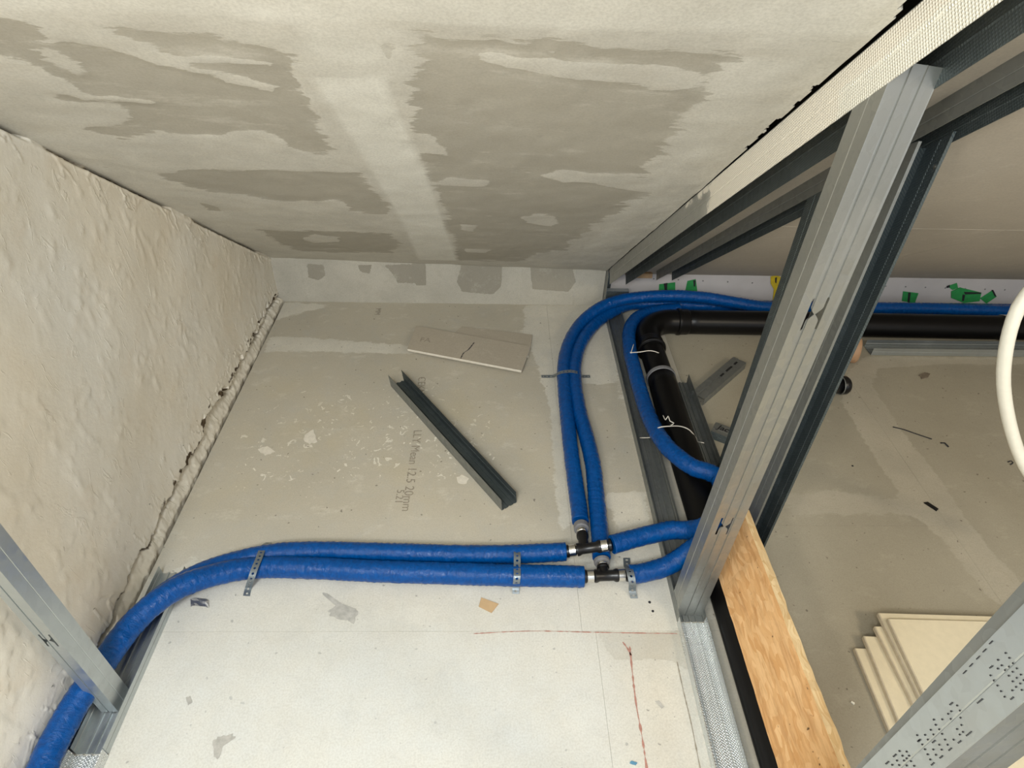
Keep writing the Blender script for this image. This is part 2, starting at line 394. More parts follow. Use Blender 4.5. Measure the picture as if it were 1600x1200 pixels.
def m_osb(name, edge=False):
    t = NT(name)
    v = t.n('ShaderNodeTexVoronoi'); v.distance = 'EUCLIDEAN'
    mp = t.n('ShaderNodeMapping'); mp.inputs['Scale'].default_value = (120, 26, 110) if not edge else (80, 22, 300)
    nz = t.n('ShaderNodeTexNoise'); nz.inputs['Scale'].default_value = 9; t.l(t.tc.outputs['Object'], nz.inputs['Vector'])
    ad = t.n('ShaderNodeVectorMath', operation='MULTIPLY_ADD'); t.l(nz.outputs['Color'], ad.inputs[0]); ad.inputs[1].default_value = (.07, .07, .07); t.l(t.tc.outputs['Object'], ad.inputs[2])
    t.l(ad.outputs[0], mp.inputs[0]); t.l(mp.outputs[0], v.inputs['Vector']); v.inputs['Scale'].default_value = 1.0
    sep = t.n('ShaderNodeSeparateColor'); t.l(v.outputs['Color'], sep.inputs[0])
    g = t.noise(70, 6, .75, stretch=(1, .10, 1), dist=.5)
    a = (.78, .50, .25) if not edge else (.80, .62, .36)
    c = t.mix(sep.outputs[0], a, tuple(x*y for x, y in zip(a, (.80, .68, .55))))
    c = t.mix(t.math('MULTIPLY', t.ramp(g, .47, .66), .65), c, (.42, .21, .08) if not edge else (.55, .38, .19))
    c = t.mix(t.math('MULTIPLY', t.ramp(t.noise(60, 2, .5), .72, .76), .9), c, (.08, .04, .02))
    n = t.bump(t.math('ADD', sep.outputs[1], g), .45, .0015)
    return t.out(c, .75, 0, n, .2)
M_osb = m_osb('strand_board'); M_osbE = m_osb('strand_board_edge', True)
# ---------------------------------------------------------------- SETTING: floor
def uvp(pts, plane):
    out = []
    for x, y in pts:
        if plane == 'floor': p = fl(x, y); out.append((p[0], p[1]))
        elif plane == 'slope': p = onslope(x, y); out.append((p[0], (KY-p[1])/CS))
        elif plane == 'slopeR': p = onslope(x, y, -.038); out.append((p[0], (KY-p[1])/CS))
        elif plane == 'gable': p = onax(x, y, 0, -.86); out.append((p[1], p[2]))
        elif plane == 'knee': p = onax(x, y, 1, KY); out.append((p[0], p[2]))
    return out
FP = lambda v, pts, *s: (v, uvp(pts, 'floor'), *s)
floor_fill = [
    FP(1, [(425, 527), (480, 528), (560, 535), (640, 541), (660, 551), (600, 551), (520, 549), (450, 547), (415, 550)]),
    FP(1, [(822, 478), (950, 478), (960, 560), (985, 700), (1005, 780), (1060, 965), (1000, 960), (960, 800), (930, 770), (905, 700), (870, 640), (850, 600), (838, 560), (815, 520), (823, 500)], .03),
    FP(0, [(886, 600), (960, 600), (985, 700), (1000, 765), (945, 772), (900, 760)], .02),
    FP(1, [(430, 473), (520, 476), (470, 488), (435, 498)]),
    FP(1, [(860, 600), (890, 600), (905, 800), (880, 830), (868, 760)], .02),
    FP(1, [(200, 905), (260, 905), (300, 880), (1000, 880), (1060, 980), (1115, 1220), (-50, 1300), (100, 1200)], .05),
    FP(0, [(930, 985), (1060, 990), (1075, 1040), (1040, 1030), (960, 1030)], .012),
    # right-hand field
    FP(1, [(1350, 558), (1700, 562), (1700, 570), (1480, 568), (1372, 574), (1360, 600), (1385, 640), (1420, 690), (1465, 745), (1500, 800), (1545, 860), (1600, 915), (1600, 970), (1545, 930), (1490, 860), (1420, 790), (1360, 700), (1318, 630), (1322, 590)]),
    FP(1, [(1230, 775), (1300, 768), (1420, 785), (1430, 800), (1240, 800)], .05),
]
floor_tone = [FP(.75, [(262, 905), (340, 905), (900, 925), (1000, 930), (1000, 985), (985, 1060), (1015, 1240), (-100, 1300), (150, 1230)], .10),  # whiter front skim, with the cool daylight tint painted into the tone
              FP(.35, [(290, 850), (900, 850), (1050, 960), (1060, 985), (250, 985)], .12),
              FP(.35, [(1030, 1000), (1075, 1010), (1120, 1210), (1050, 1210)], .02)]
floor_splat = [FP(1, [(380, 580), (700, 570), (840, 640), (840, 760), (700, 790), (300, 830), (290, 770)], .15), FP(.25, [(250, 900), (1000, 930), (1100, 1200), (150, 1200)], .2)]
def ff(x, y): return paint(x, y, .16, floor_fill, .026)
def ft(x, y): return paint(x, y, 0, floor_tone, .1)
def fs_(x, y): return paint(x, y, 0, floor_splat, .1)
def fpos(x, y, h): return x, y, h
FX0 = -.832
floor = empty('floor', (0, 0, 0), kind='structure')
g_ = .00025
boards = [(FX0, .208-g_, .753+g_, 2.16), (.208+g_, .6455, .753+g_, 2.16), (FX0, .239-g_, -1.3, .753-g_), (.239+g_, .6455, -1.3, .753-g_),
          (.646, 1.240-g_, 1.0555+g_, 2.16), (.646, 1.240-g_, -1.3, 1.0555-g_), (1.240+g_, 3.0, -1.3, 2.16)]
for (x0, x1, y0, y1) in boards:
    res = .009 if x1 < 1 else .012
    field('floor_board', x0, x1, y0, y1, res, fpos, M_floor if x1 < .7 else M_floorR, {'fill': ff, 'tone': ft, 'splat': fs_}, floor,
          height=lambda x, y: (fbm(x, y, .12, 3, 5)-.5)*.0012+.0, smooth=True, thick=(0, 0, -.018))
box('subfloor', (-1.0, -1.4, -.06), (3.05, 2.3, -.019), M_dust, floor)
# ---------------------------------------------------------------- ceiling, left field (filled boards)
CPl = lambda v, pts, *s: (v, uvp(pts, 'slope'), *s)
ceil_fill = [
    # left panel, bare board
    CPl(0, [(-60, 10), (60, 32), (130, 48), (200, 60), (240, 78), (290, 82), (330, 92), (420, 70), (440, 90), (470, 140), (500, 195), (520, 232), (470, 234), (420, 200), (350, 212), (250, 203), (190, 214), (135, 200), (140, 190), (205, 182), (185, 160), (110, 155), (90, 148), (100, 120), (40, 90), (-80, 70)]),
    CPl(0, [(150, 18), (250, 36), (330, 42), (430, 62), (460, 70), (440, 84), (420, 84), (330, 78), (250, 70), (190, 45)]),
    CPl(0, [(240, 266), (330, 262), (480, 256), (560, 262), (578, 285), (612, 312), (600, 326), (560, 322), (500, 324), (545, 316), (530, 306), (450, 308), (330, 296), (290, 290)]),
    CPl(0, [(408, 357), (500, 358), (610, 358), (625, 375), (610, 390), (470, 392), (440, 380)]),
    CPl(0, [(315, 315), (345, 322), (350, 330), (325, 328)], .01),
    # light smears over it
    CPl(1, [(60, 22), (140, 36), (180, 44), (250, 72), (330, 96), (430, 122), (425, 130), (330, 108), (250, 92), (200, 74), (130, 58), (60, 44)], .010),
    CPl(1, [(300, 74), (370, 78), (430, 84), (430, 87), (370, 83), (300, 78)], .006),
    CPl(1, [(345, 100), (390, 108), (385, 122), (352, 116)], .008),
    CPl(1, [(40, 60), (80, 52), (130, 100), (140, 105), (120, 110), (80, 90)], .02),
    CPl(1, [(-40, 78), (60, 104), (140, 140), (215, 143), (246, 150), (244, 156), (200, 152), (130, 150), (60, 128), (-40, 104)], .010),
    CPl(1, [(0, 130), (60, 148), (120, 158), (190, 170), (185, 190), (120, 190), (60, 178), (0, 160)], .014),
    CPl(1, [(250, 200), (262, 206), (300, 214), (330, 205), (310, 222), (260, 218)], .010),
    CPl(1, [(250, 218), (330, 205), (400, 198), (430, 212), (450, 222), (500, 235), (560, 248), (480, 256), (330, 256), (250, 240)], .02),
    CPl(1, [(340, 312), (480, 318), (520, 305), (545, 314), (540, 328), (440, 328), (350, 330)], .012),
    CPl(1, [(470, 370), (490, 362), (530, 366), (530, 374), (490, 377)], .01),
    # right panel, bare board
    CPl(0, [(645, 20), (700, 34), (760, 34), (830, 44), (860, 30), (895, 34), (920, 52), (1020, 50), (1120, 50), (1158, 54), (1135, 72), (1100, 110), (1078, 148), (1062, 165), (1066, 178), (1036, 190), (1028, 215), (1005, 236), (1022, 262), (980, 276), (1030, 278), (960, 305), (985, 300), (935, 330), (880, 378), (835, 385), (820, 398), (716, 399), (712, 360), (690, 350), (700, 325), (680, 285), (668, 250), (656, 200), (642, 150), (648, 110), (665, 85), (650, 60)]),
    CPl(1, [(742, 54), (800, 60), (860, 62), (905, 70), (1040, 74), (1085, 84), (1092, 98), (1080, 108), (1050, 112), (1000, 106), (960, 104), (900, 97), (860, 88), (790, 80), (750, 68)], .012),
    CPl(1, [(846, 258), (880, 248), (930, 252), (990, 250), (1045, 264), (1040, 282), (970, 276), (930, 268), (880, 268)], .012),
    CPl(1, [(814, 326), (840, 320), (868, 324), (872, 336), (860, 341), (822, 336)], .010),
    CPl(1, [(688, 270), (700, 264), (765, 266), (768, 274), (750, 279), (695, 277)], .010),
    CPl(1, [(654, 196), (672, 192), (690, 215), (702, 230), (680, 226), (660, 222)], .010),
    CPl(1, [(856, 44), (870, 48), (868, 54), (856, 52)], .008),
    CPl(1, [(720, 340), (745, 342), (740, 352), (722, 350)], .010),
    CPl(1, [(725, 380), (770, 380), (760, 386), (728, 386)], .008),
    # bare streaks inside the filled joint
    CPl(0, [(598, 50), (612, 48), (612, 75), (604, 70)], .008),
    CPl(0, [(608, 163), (618, 168), (624, 186), (612, 184)], .008),
    CPl(0, [(628, 210), (640, 208), (640, 226), (630, 226)], .008),
    CPl(0, [(436, 80), (452, 95), (480, 140), (498, 175), (490, 178), (465, 140), (440, 100)], .012),
]
ceil_tone = [CPl(1, [(488, 104), (540, 102), (598, 98), (612, 140), (640, 200), (662, 250), (690, 330), (714, 400), (655, 400), (632, 345), (590, 270), (545, 195)], .006),
             CPl(.5, [(-100, -60), (1500, -60), (1400, 13), (900, 13), (470, 11), (300, 6), (-100, 0)], .006),
             CPl(.6, [(470, 14), (640, 14), (600, 98), (545, 104), (488, 100)], .02),
             CPl(.35, [(1150, 60), (1250, 60), (1100, 215), (1000, 300), (940, 370), (900, 390), (990, 300), (1060, 200), (1090, 140)], .02)]
def ctone(x, s): return paint(x, s, 0.0, ceil_tone, .01)
def slp(off):
    return lambda x, s, h: (x, KY-s*CS+h*0-(h)*SS*-0 - h*SS, ZT+s*SS+off/CS-h*CS+0*x)
def tilt(x): return -.030*np.clip((x+.86)/1.29, 0, 1.05)
def cfill(x, s): return paint(x, s, .97, [(v*.94+.03, p, *(max(.008, q) for q in r)) for v, p, *r in ceil_fill], .026)
seamlayers = [(1, [(x0, s-.0018), (x1, s-.0018), (x1, s+.0018), (x0, s+.0018)], .004) for x0, x1, s in []]
ceil = empty('ceiling', (0, 0, 0), kind='structure')
holeP = uvp([(1250, 166), (1300, 118), (1330, 100), (1372, 76), (1390, 45), (1410, 20), (1424, 2), (1428, 14), (1412, 42), (1385, 74), (1325, 112), (1290, 136), (1262, 164)], 'slope')
def ckeep(x, s): return (x < .424-np.clip((s-1.62)*.03, 0, .012)+(fbm(s, s*0, .035, 3, 57)-.5)*.018) | (s < 1.30)
def cheight(x, s):
    m = cfill(x, s)
    return -tilt(x)+np.clip((m-.5)*4, -1, 1)*.0006+(fbm(x, s, .09, 3, 2)-.5)*.004+(fbm(x*3, s, .05, 3, 9)-.5)*.0016
sA = uvp([(650, 346)], 'slope')[0][1]; sB = uvp([(550, 106)], 'slope')[0][1]; sC = uvp([(900, 14)], 'slope')[0][1]
xm = .5*(uvp([(545, 104)], 'slope')[0][0]+uvp([(665, 300)], 'slope')[0][0])
for (x0, x1, cuts) in ((-.90, xm, (-.01, sA, sB, 3.3)), (xm, .396, (-.01, sC, 3.3))):
    for a, b in zip(cuts[:-1], cuts[1:]):
        field('ceiling_board', x0, x1, a+.0003, b, .009, slp(0), M_ceil, {'fill': cfill, 'tone': ctone}, ceil, height=cheight, keep=ckeep, thick=(0, .009, .011))
def ekeep(x, s):
    w = np.clip((s-1.28)*.04, 0, .0042)+np.clip((s-1.72)*.06, 0, .010)
    return x < .4335-w*(.35+1.5*fbm(s, s*0, .045, 4, 57))-np.clip((fbm(s, x*0+2, .02, 2, 58)-.6)*.03, 0, .006)*(s > 1.25)
field('ceiling_board', .396, .4335, -.01, 3.3, .0032, slp(0), M_ceil, {'fill': cfill, 'tone': ctone}, ceil, height=cheight, keep=ekeep, thick=(0, .006, .007))
# right field: three bare boards with a straight joint and a diagonal one
def slR(x, s): return (x, KY-s*CS, ZT+s*SS-.038/CS)
jA = uvp([(1250, 352), (1600, 362)], 'slopeR'); jB = uvp([(1395, 405), (1600, 352)], 'slopeR')
def cboard(poly):
    P = [np.array(slR(x, s)) for x, s in poly]; n = np.array([0, SS, CS])
    o = prism('ceiling_board', P, .012, M_ceilR, ceil, up=n); at = o.data.attributes.new('fill', 'FLOAT', 'POINT')
    bevel(o, .0012, 1)
    return o
sj = .5*(jA[0][1]+jA[1][1]); g = .0012
xk = jB[0][0]+(sj-jB[0][1])*(jB[1][0]-jB[0][0])/(jB[1][1]-jB[0][1])
cboard([(.44, sj+g), (3.0, sj+g), (3.0, 3.3), (.44, 3.3)])
x0b = jB[0][0]-(jB[0][1]+.01)*(jB[1][0]-jB[0][0])/(jB[1][1]-jB[0][1])
cboard([(.44, -.02), (x0b, -.02), (xk, sj-g), (.44, sj-g)])
cboard([(x0b+.003, -.02), (3.0, -.02), (3.0, sj-g), (xk+.003, sj-g)])
# roof build-up above the boards
P = [np.array((x, KY-s*CS, ZT+s*SS+.035/CS)) for x, s in ((-1, -.1), (3.05, -.1), (3.05, 3.3), (-1, 3.3))]
prism('roof_lining', P, .05, M_lining, ceil, up=(0, SS, CS))
# ---------------------------------------------------------------- gable wall (left)
rag = uvp([(434, 455), (415, 490), (400, 520), (385, 545), (370, 572), (352, 605), (340, 625), (318, 652), (308, 682), (292, 712), (278, 742), (262, 775), (245, 808), (236, 832), (215, 862), (198, 900), (178, 935), (160, 985), (130, 1030)], 'gable')
ry = np.array([p[0] for p in rag])[::-1]; rz = np.array([p[1] for p in rag])[::-1]
def redge(y): return np.interp(y, ry, rz)+(fbm(y, y*0+3, .04, 4, 21)-.5)*.030+(fbm(y, y*0+7, .010, 3, 23)-.5)*.012
def gheight(y, z):
    rough = (fbm(y, z, .35, 2, 31)-.5)*.014+(fbm(y, z, .09, 3, 33)-.5)*.0035
    ridge = 1-np.abs(2*fbm(y*.8+z*1.1, z*2.2-y, .10, 4, 35)-1)
    rough += np.clip(ridge-.92, 0, 1)*.018*np.clip((fbm(y, z, .2, 2, 37)-.4)*4, 0, 1)
    r2 = 1-np.abs(2*fbm(y*2.0, z*.8+y*.4, .08, 3, 39)-1)
    rough += np.clip(r2-.95, 0, 1)*.050
    e = redge(y); d = z-e
    up = np.clip(d/.004, 0, 1)
    stub = .002+.022*np.clip((.055-z)/.05, 0, 1)+(fbm(y, z, .022, 3, 41)-.5)*.010
    crack = np.exp(-(d/.0050)**2)*np.clip((fbm(y, z*.3, .05, 3, 43)-.36)*8, 0, 1)+np.exp(-((d-.012)/.012)**2)*np.clip((fbm(y, z, .022, 2, 47)-.60)*14, 0, 1)*np.clip((y-1.2)*4, 0, 1)*.8
    near = np.exp(-np.clip(d, 0, 1)/.07)
    return up*(rough+.010+.006*near)+(1-up)*stub-crack*.022
def gstain_shade(y, z):
    d = z-redge(y); k = np.exp(-((d-.001)/.0065)**2)*np.clip((fbm(y, z*.3, .03, 3, 43)-.38)*7, 0, 1)
    d2 = np.exp(-((d-.014)/.016)**2)*np.clip((fbm(y, z*1.3, .020, 2, 47)-.56)*14, 0, 1)*np.clip((y-.9)*3, .15, 1)
    top = slope_z(y)-z-.0; t = np.exp(-(top/.007)**2)*.75*np.clip((fbm(y, z*.2, .08, 3, 51)-.33)*5, 0, 1)
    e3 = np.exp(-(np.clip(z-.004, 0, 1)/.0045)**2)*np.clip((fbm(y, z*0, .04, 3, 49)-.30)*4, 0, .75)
    return np.clip(k+d2+e3, 0, 1)  # painted shade in cracks and holes, plus a brown stain at the floor
def gbase(y, z): return np.clip((redge(y)-z)/.006, 0, 1)*.7
def gkeep(y, z): return z < slope_z(y)+.012-.022*np.clip((fbm(y, y*0, .12, 4, 53)-.5)*6, 0, 1)*(y > 1.0)
GA = {'dirt_shade': gstain_shade, 'base': gbase}; gpos = lambda y, z, h: (-.862+h, y, z)
gable = field('wall_left', -1.3, 2.19, .1095, 2.95, .0075, gpos, M_gable, GA, None, height=gheight, keep=lambda y, z: z < slope_z(y)-.040)
field('wall_foot', -1.3, 2.19, -.03, .110, .0032, gpos, M_gable, GA, gable, height=gheight, keep=lambda y, z: z < slope_z(y)-.052)
def htop(y, t_):
    z = slope_z(y)-t_; g = np.clip(1-np.abs(t_-.004)/.007, 0, 1)*np.clip((fbm(y, y*0, .10, 4, 53)-.38)*6, 0, 1)
    return gheight(y, z)-g*.030+np.exp(-((t_-.012)/.006)**2)*.004*fbm(y, t_, .02, 3, 55)
def dtop(y, t_):
    g = np.clip(1-np.abs(t_-.003)/.007, 0, 1)*np.clip((fbm(y, y*0, .10, 4, 53)-.38)*6, 0, 1)
    return np.clip(g*1.2, 0, 1)*.85  # shade of the groove under the ceiling, painted as dark colour
field('wall_head', -1.3, 2.19, -.012, .064, .0032, lambda y, t_, h: (-.862+h, y, slope_z(y)-t_), M_gable, {'dirt_shade': lambda y, t_: np.maximum(dtop(y, t_), gstain_shade(y, slope_z(y)-t_)*(t_ > .02)), 'base': lambda y, t_: gbase(y, slope_z(y)-t_)}, gable, height=htop)
tag(gable, kind='structure')
box('masonry', (-1.0, -1.3, -.05), (-.90, 2.25, 3.0), M_dark, gable)
# ---------------------------------------------------------------- knee walls (back)
KP = lambda v, pts, *s: (v, uvp(pts, 'knee'), *s)
knee_fill = [KP(0, [(600, 414), (660, 412), (662, 425), (650, 442), (622, 442), (612, 425)]), KP(0, [(722, 410), (785, 411), (783, 448), (770, 460), (722, 456), (714, 440)], .006),
             KP(0, [(828, 412), (893, 413), (900, 440), (888, 456), (832, 452)], .006), KP(0, [(480, 412), (505, 414), (508, 430), (498, 438), (482, 434)]),
             KP(0, [(560, 414), (580, 414), (578, 428), (562, 424)]), KP(0, [(645, 412), (665, 412), (666, 446), (650, 446)], .004)]
def kh(x, z):
    return (fbm(x, z, .05, 3, 61)-.5)*.003+np.exp(-(np.mod(x+.11, .21)/.004)**2)*.0015
knee = field('wall_back', -.875, .4305, -.01, .235, .005, lambda x, z, h: (x, KY-h, z), M_knee, {'fill': lambda x, z: paint(x, z, 1, knee_fill, .010)}, None, height=kh)
tag(knee, kind='structure')
box('board_core', (-.875, KY+.004, -.01), (.4305, KY+.016, .20), M_edge, knee)
kr = box('wall_back_right', (.434, KY+.004, -.02), (3.0, KY+.018, .20), M_kneeR); tag(kr, kind='structure')
sc0 = None
for k in range(34):
    x, z = onax(983+38.5*k if k < 8 else 983+38.5*8+31*(k-8), 434+1.6*k*(1 if k < 6 else .6)+(2.5 if k > 5 else 0), 1, KY+.004)[[0, 2]]
    if x > 2.9: break
    if z > .135: z = .135
    if sc0 is None:
        s = lathe('screw', (0, 0, 0), (0, -1, 0), [(0, .0032), (.0012, .0030), (.0014, .0015), (.0009, .0008)], M_grey, kr, 8); sc0 = s
    else:
        s = sc0.copy(); COL.objects.link(s)
    s.location = (x, KY+.004, z)
box('backing', (-1, KY+.02, -.05), (3.05, KY+.06, .24), M_dark, kr)
wr = box('wall_right', (3.0, -1.3, -.05), (3.06, 2.2, 2.9), M_kneeR); tag(wr, kind='structure')
# ---------------------------------------------------------------- tape scraps on the knee panel
def tape(pts, mat, label, cat='tape', z=.0012, extra=None):
    P = [onax(x, y, 1, KY+.004-.0006) for x, y in pts]
    o = prism('tape_scrap', P, z, mat, None, up=(0, -1, 0)); tag(o, label, cat)
    if extra:
        for e in extra:
            prism('tape_fold', [onax(x, y, 1, KY+.0034-z) for x, y in e], .0008, M_ink, o, up=(0, -1, 0))
    return o
tape([(1030, 444), (1055, 441), (1055, 458), (1029, 458)], M_green, 'green tape square with dark mark, first from the corner post', extra=[[(1037, 443), (1043, 442), (1042, 456), (1039, 456)]])
tape([(1074, 439), (1087, 436), (1090, 458), (1070, 458)], M_green, 'small green tape scrap second from the corner post', extra=[[(1083, 438), (1087, 438), (1086, 448), (1084, 447)]])
tape([(1411, 455), (1435, 458), (1429, 474), (1409, 470)], M_green, 'lone green tape square right of the dark stud', extra=[[(1419, 457), (1423, 457), (1421, 473), (1418, 472)]])
tape([(1480, 447), (1495, 442), (1497, 450), (1488, 453)], M_green, 'tiny green tape tip topmost of the tape cluster', extra=[[(1479, 447), (1484, 445), (1484, 449), (1479, 450)]])
tape([(1486, 455), (1500, 449), (1533, 457), (1530, 470), (1506, 473), (1486, 465)], M_green, 'large crumpled green tape patch in middle of cluster', z=.003, extra=[[(1506, 456), (1533, 457), (1532, 459), (1508, 460)], [(1504, 460), (1508, 461), (1506, 470), (1503, 470)]])
tape([(1531, 466), (1551, 453), (1557, 463), (1541, 474)], M_green, 'tilted green tape rectangle at right end of cluster', z=.002, extra=[[(1549, 453), (1552, 453), (1557, 463), (1554, 463)]])
tape([(1204, 432), (1214, 429), (1221, 434), (1220, 446), (1213, 468), (1207, 470), (1209, 452), (1204, 443)], M_yellow, 'ragged yellow tape strip left of the tall stud', z=.002, extra=[[(1211, 434), (1214, 433), (1213, 443), (1211, 441)]])
# ---------------------------------------------------------------- steel profiles
def rib(a, b, n=(0, 0, 0), d=.0018, k=((.30, .36), (.64, .70))):
    """polyline from a to b with shallow ribs pressed along n"""
    a = np.array(a, float); b = np.array(b, float); n = np.array(n, float); out = [a]
    for s, e in k:
        m = (s+e)/2
        out += [a+(b-a)*s, a+(b-a)*(s+.012)+n*d, a+(b-a)*(e-.012)+n*d, a+(b-a)*e]
    return out+[b]
def channel(name, loc, p0, p1, mat, label, cat, group=None, ribs=((.30, .36), (.64, .70)), ribd=.0018, flmat=None, lip=0.0, webmat=None, th=.0011):
    """p0, p1: four corner points [flangeA tip, web A, web B, flangeB tip] at both ends"""
    e = empty(name, loc, label, cat, group)
    a = [np.array(p, float) for p in p0]; b = [np.array(p, float) for p in p1]
    ax = b[1]-a[1]; w = a[2]-a[1]; n = np.cross(ax, w); n /= np.linalg.norm(n)
    if n@(a[0]-a[1]) < 0: n = -n
    wu = w/np.linalg.norm(w)
    web0 = rib(a[1], a[2], n, ribd, ribs); web1 = rib(b[1], b[2], n, ribd, ribs)
    web = sheet('web', web0, web1, th, webmat or mat, e, 1)
    for i, j, s in ((0, 1, 1), (3, 2, -1)):
        q0 = [a[j], a[j]+(a[i]-a[j])*.47, a[j]+(a[i]-a[j])*.5+wu*s*.0009, a[j]+(a[i]-a[j])*.53, a[i]]
        q1 = [b[j], b[j]+(b[i]-b[j])*.47, b[j]+(b[i]-b[j])*.5+wu*s*.0009, b[j]+(b[i]-b[j])*.53, b[i]]
        if lip: q0.append(a[i]+wu*s*lip); q1.append(b[i]+wu*s*lip)
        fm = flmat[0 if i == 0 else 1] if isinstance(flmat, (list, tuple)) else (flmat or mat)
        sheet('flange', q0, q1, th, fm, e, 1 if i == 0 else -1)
    return e, web
def punch(web, c, xdir, zdir, w, h):
    """cut an H shaped slot through the web: c centre, xdir across, zdir along"""
    c = np.array(c); X = np.array(xdir, float); X /= np.linalg.norm(X); Z = np.array(zdir, float); Z /= np.linalg.norm(Z); N = np.cross(X, Z)
    pts = []
    def arc(cx, cz, r, a0, a1, n=7): return [(cx+r*math.cos(math.radians(a0+(a1-a0)*k/n)), cz+r*math.sin(math.radians(a0+(a1-a0)*k/n))) for k in range(n+1)]
    hw = w/2; hh = h/2; s = w*.07
    s = w*.15
    left = [(-hw, -hh), (-hw+s, -hh)]+[(-hw+s+(w*.32)*(1-abs(k/7-1))**1.5, -hh*.45+2*hh*.45*(k/14)) for k in range(15)]+[(-hw+s, hh), (-hw, hh)]
    right = [(-x, z) for x, z in left][::-1]
    bm = bmesh.new()
    for L in (left, right):
        vs = [bm.verts.new(c+X*x+Z*z-N*.01) for x, z in L]; vt = [bm.verts.new(c+X*x+Z*z+N*.01) for x, z in L]; n = len(L)
        bm.faces.new(vs); bm.faces.new(vt[::-1])
        for i in range(n): bm.faces.new((vs[i], vt[i], vt[(i+1) % n], vs[(i+1) % n]))
    bmesh.ops.recalc_face_normals(bm, faces=bm.faces)
    me = bpy.data.meshes.new('cut'); bm.to_mesh(me); bm.free(); cu = bpy.data.objects.new('cut', me); COL.objects.link(cu)
    md = web.modifiers.new('slot', 'BOOLEAN'); md.object = cu; md.operation = 'DIFFERENCE'; md.solver = 'EXACT'
    dg = bpy.context.evaluated_depsgraph_get(); dg.update()
    nm = bpy.data.meshes.new_from_object(web.evaluated_get(dg)); old = web.data
    web.modifiers.remove(md); web.data = nm; bpy.data.objects.remove(cu); return web
# floor tracks -------------------------------------------------
TX0, TX1 = .433, .495
def ytrack(name, x0, x1, y0, y1, z0, h, mat, label, group=None, flmat=None, webmat=None, ribs=((.22, .30), (.45, .55), (.70, .78))):
    return channel(name, (x0, y0, z0), [(x0, y0, z0+h), (x0, y0, z0+.0012), (x1, y0, z0+.0012), (x1, y0, z0+h)],
                   [(x0, y1, z0+h), (x0, y1, z0+.0012), (x1, y1, z0+.0012), (x1, y1, z0+h)], mat, label, 'steel track', group, ribs=ribs, ribd=.004, flmat=flmat, webmat=webmat)
ytrack('floor_track', TX0, TX1, .775, 2.09, 0, .030, M_galvM, 'long dull steel floor track beside the bent black drain pipe')
ytrack('floor_track', TX0-.001, TX1+.001, -.3, .772, 0, .028, M_galvK, 'bright knurled floor track in the foreground beside the strand board')
ytrack('floor_track', -.803, -.741, .50, .905, 0, .030, M_galvB, 'floor track by the gable wall under the leaning stud, far piece')
ytrack('floor_track', -.8045, -.7395, -.3, .497, 0, .032, M_galvK, 'bright knurled floor track piece at lower left corner')
ytrack('floor_track', .612, .662, .3, 1.66, 0, .040, M_galvM, 'grey floor track tight against right side of the drain pipe')
channel('floor_track', (1.385, 1.833, 0), [(1.385, 1.833, .032), (1.385, 1.833, .0012), (1.385, 1.885, .0012), (1.385, 1.885, .032)],
        [(2.95, 1.833, .032), (2.95, 1.833, .0012), (2.95, 1.885, .0012), (2.95, 1.885, .032)], M_galvM, 'floor track along the back in front of the horizontal drain pipe', 'steel track', flmat=M_galvB)
# ceiling rails ------------------------------------------------
def rail(x0, x1, y0, y1, off, dep, mat, label, flmat):
    nd = np.array([0, -SS, -CS])
    def q(y, x, d): return np.array((x, y, slope_z(y, off)))+nd*d
    a = [q(y1, x0, dep), q(y1, x0, 0), q(y1, x1, 0), q(y1, x1, dep)]
    b = [q(y0, x0, dep), q(y0, x0, 0), q(y0, x1, 0), q(y0, x1, dep)]
    return channel('ceiling_rail', a[1], a, b, mat, label, 'ceiling rail', flmat=flmat)
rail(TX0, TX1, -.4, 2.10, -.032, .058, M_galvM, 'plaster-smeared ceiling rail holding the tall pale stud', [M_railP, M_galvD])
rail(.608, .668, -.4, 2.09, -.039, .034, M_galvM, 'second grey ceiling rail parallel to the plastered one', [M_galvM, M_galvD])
# plaster ridge that feathers the ceiling onto the rail
nfun = lambda x, s, h: (x, KY-s*CS-h*SS, ZT+s*SS-h*CS)
def rh(x, s):
    t = np.clip((x-.395)/.040, 0, 1); return -tilt(x)+.002+t*.004+(fbm(x*2, s, .04, 3, 71)-.5)*.004
# studs --------------------------------------------------------
GS = None
e1, w1 = channel('steel_stud', (.434, .79, 0), [(.4345, .838, .002), (.4345, .790, .002), (.4935, .790, .002), (.4935, .838, .002)],
        [(.4345, .795, 1.165), (.4345, .742, 1.20), (.4935, .752, 1.192), (.4935, .80, 1.165)], M_galv, 'tall pale steel stud in front, with slot holes, under the plastered rail', 'metal stud', lip=.006, flmat=M_galv)
for px, py, w, h in ((1272, 490, .026, .055), (1132, 822, .026, .055)):
    t = onax(px, py, 1, .77); zz = t[2]; yy = .790-.04*zz/1.2
    t = onax(px, py, 1, yy); punch(w1, (t[0], yy, t[2]), (1, 0, 0), (0, -.04, 1.2), w, h)
e2, _ = channel('steel_stud', (.612, .915, 0), [(.612, .917, .002), (.612, .965, .002), (.661, .965, .002), (.661, .917, .002)],
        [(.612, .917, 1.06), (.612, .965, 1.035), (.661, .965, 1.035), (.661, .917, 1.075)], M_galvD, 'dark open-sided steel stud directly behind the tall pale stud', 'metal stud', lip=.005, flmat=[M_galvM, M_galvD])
lathe('screw', (.6605, .928, 1.02), (-1, 0, 0), [(0, .004), (.002, .0038), (.003, .002)], M_steel, e2, 10)
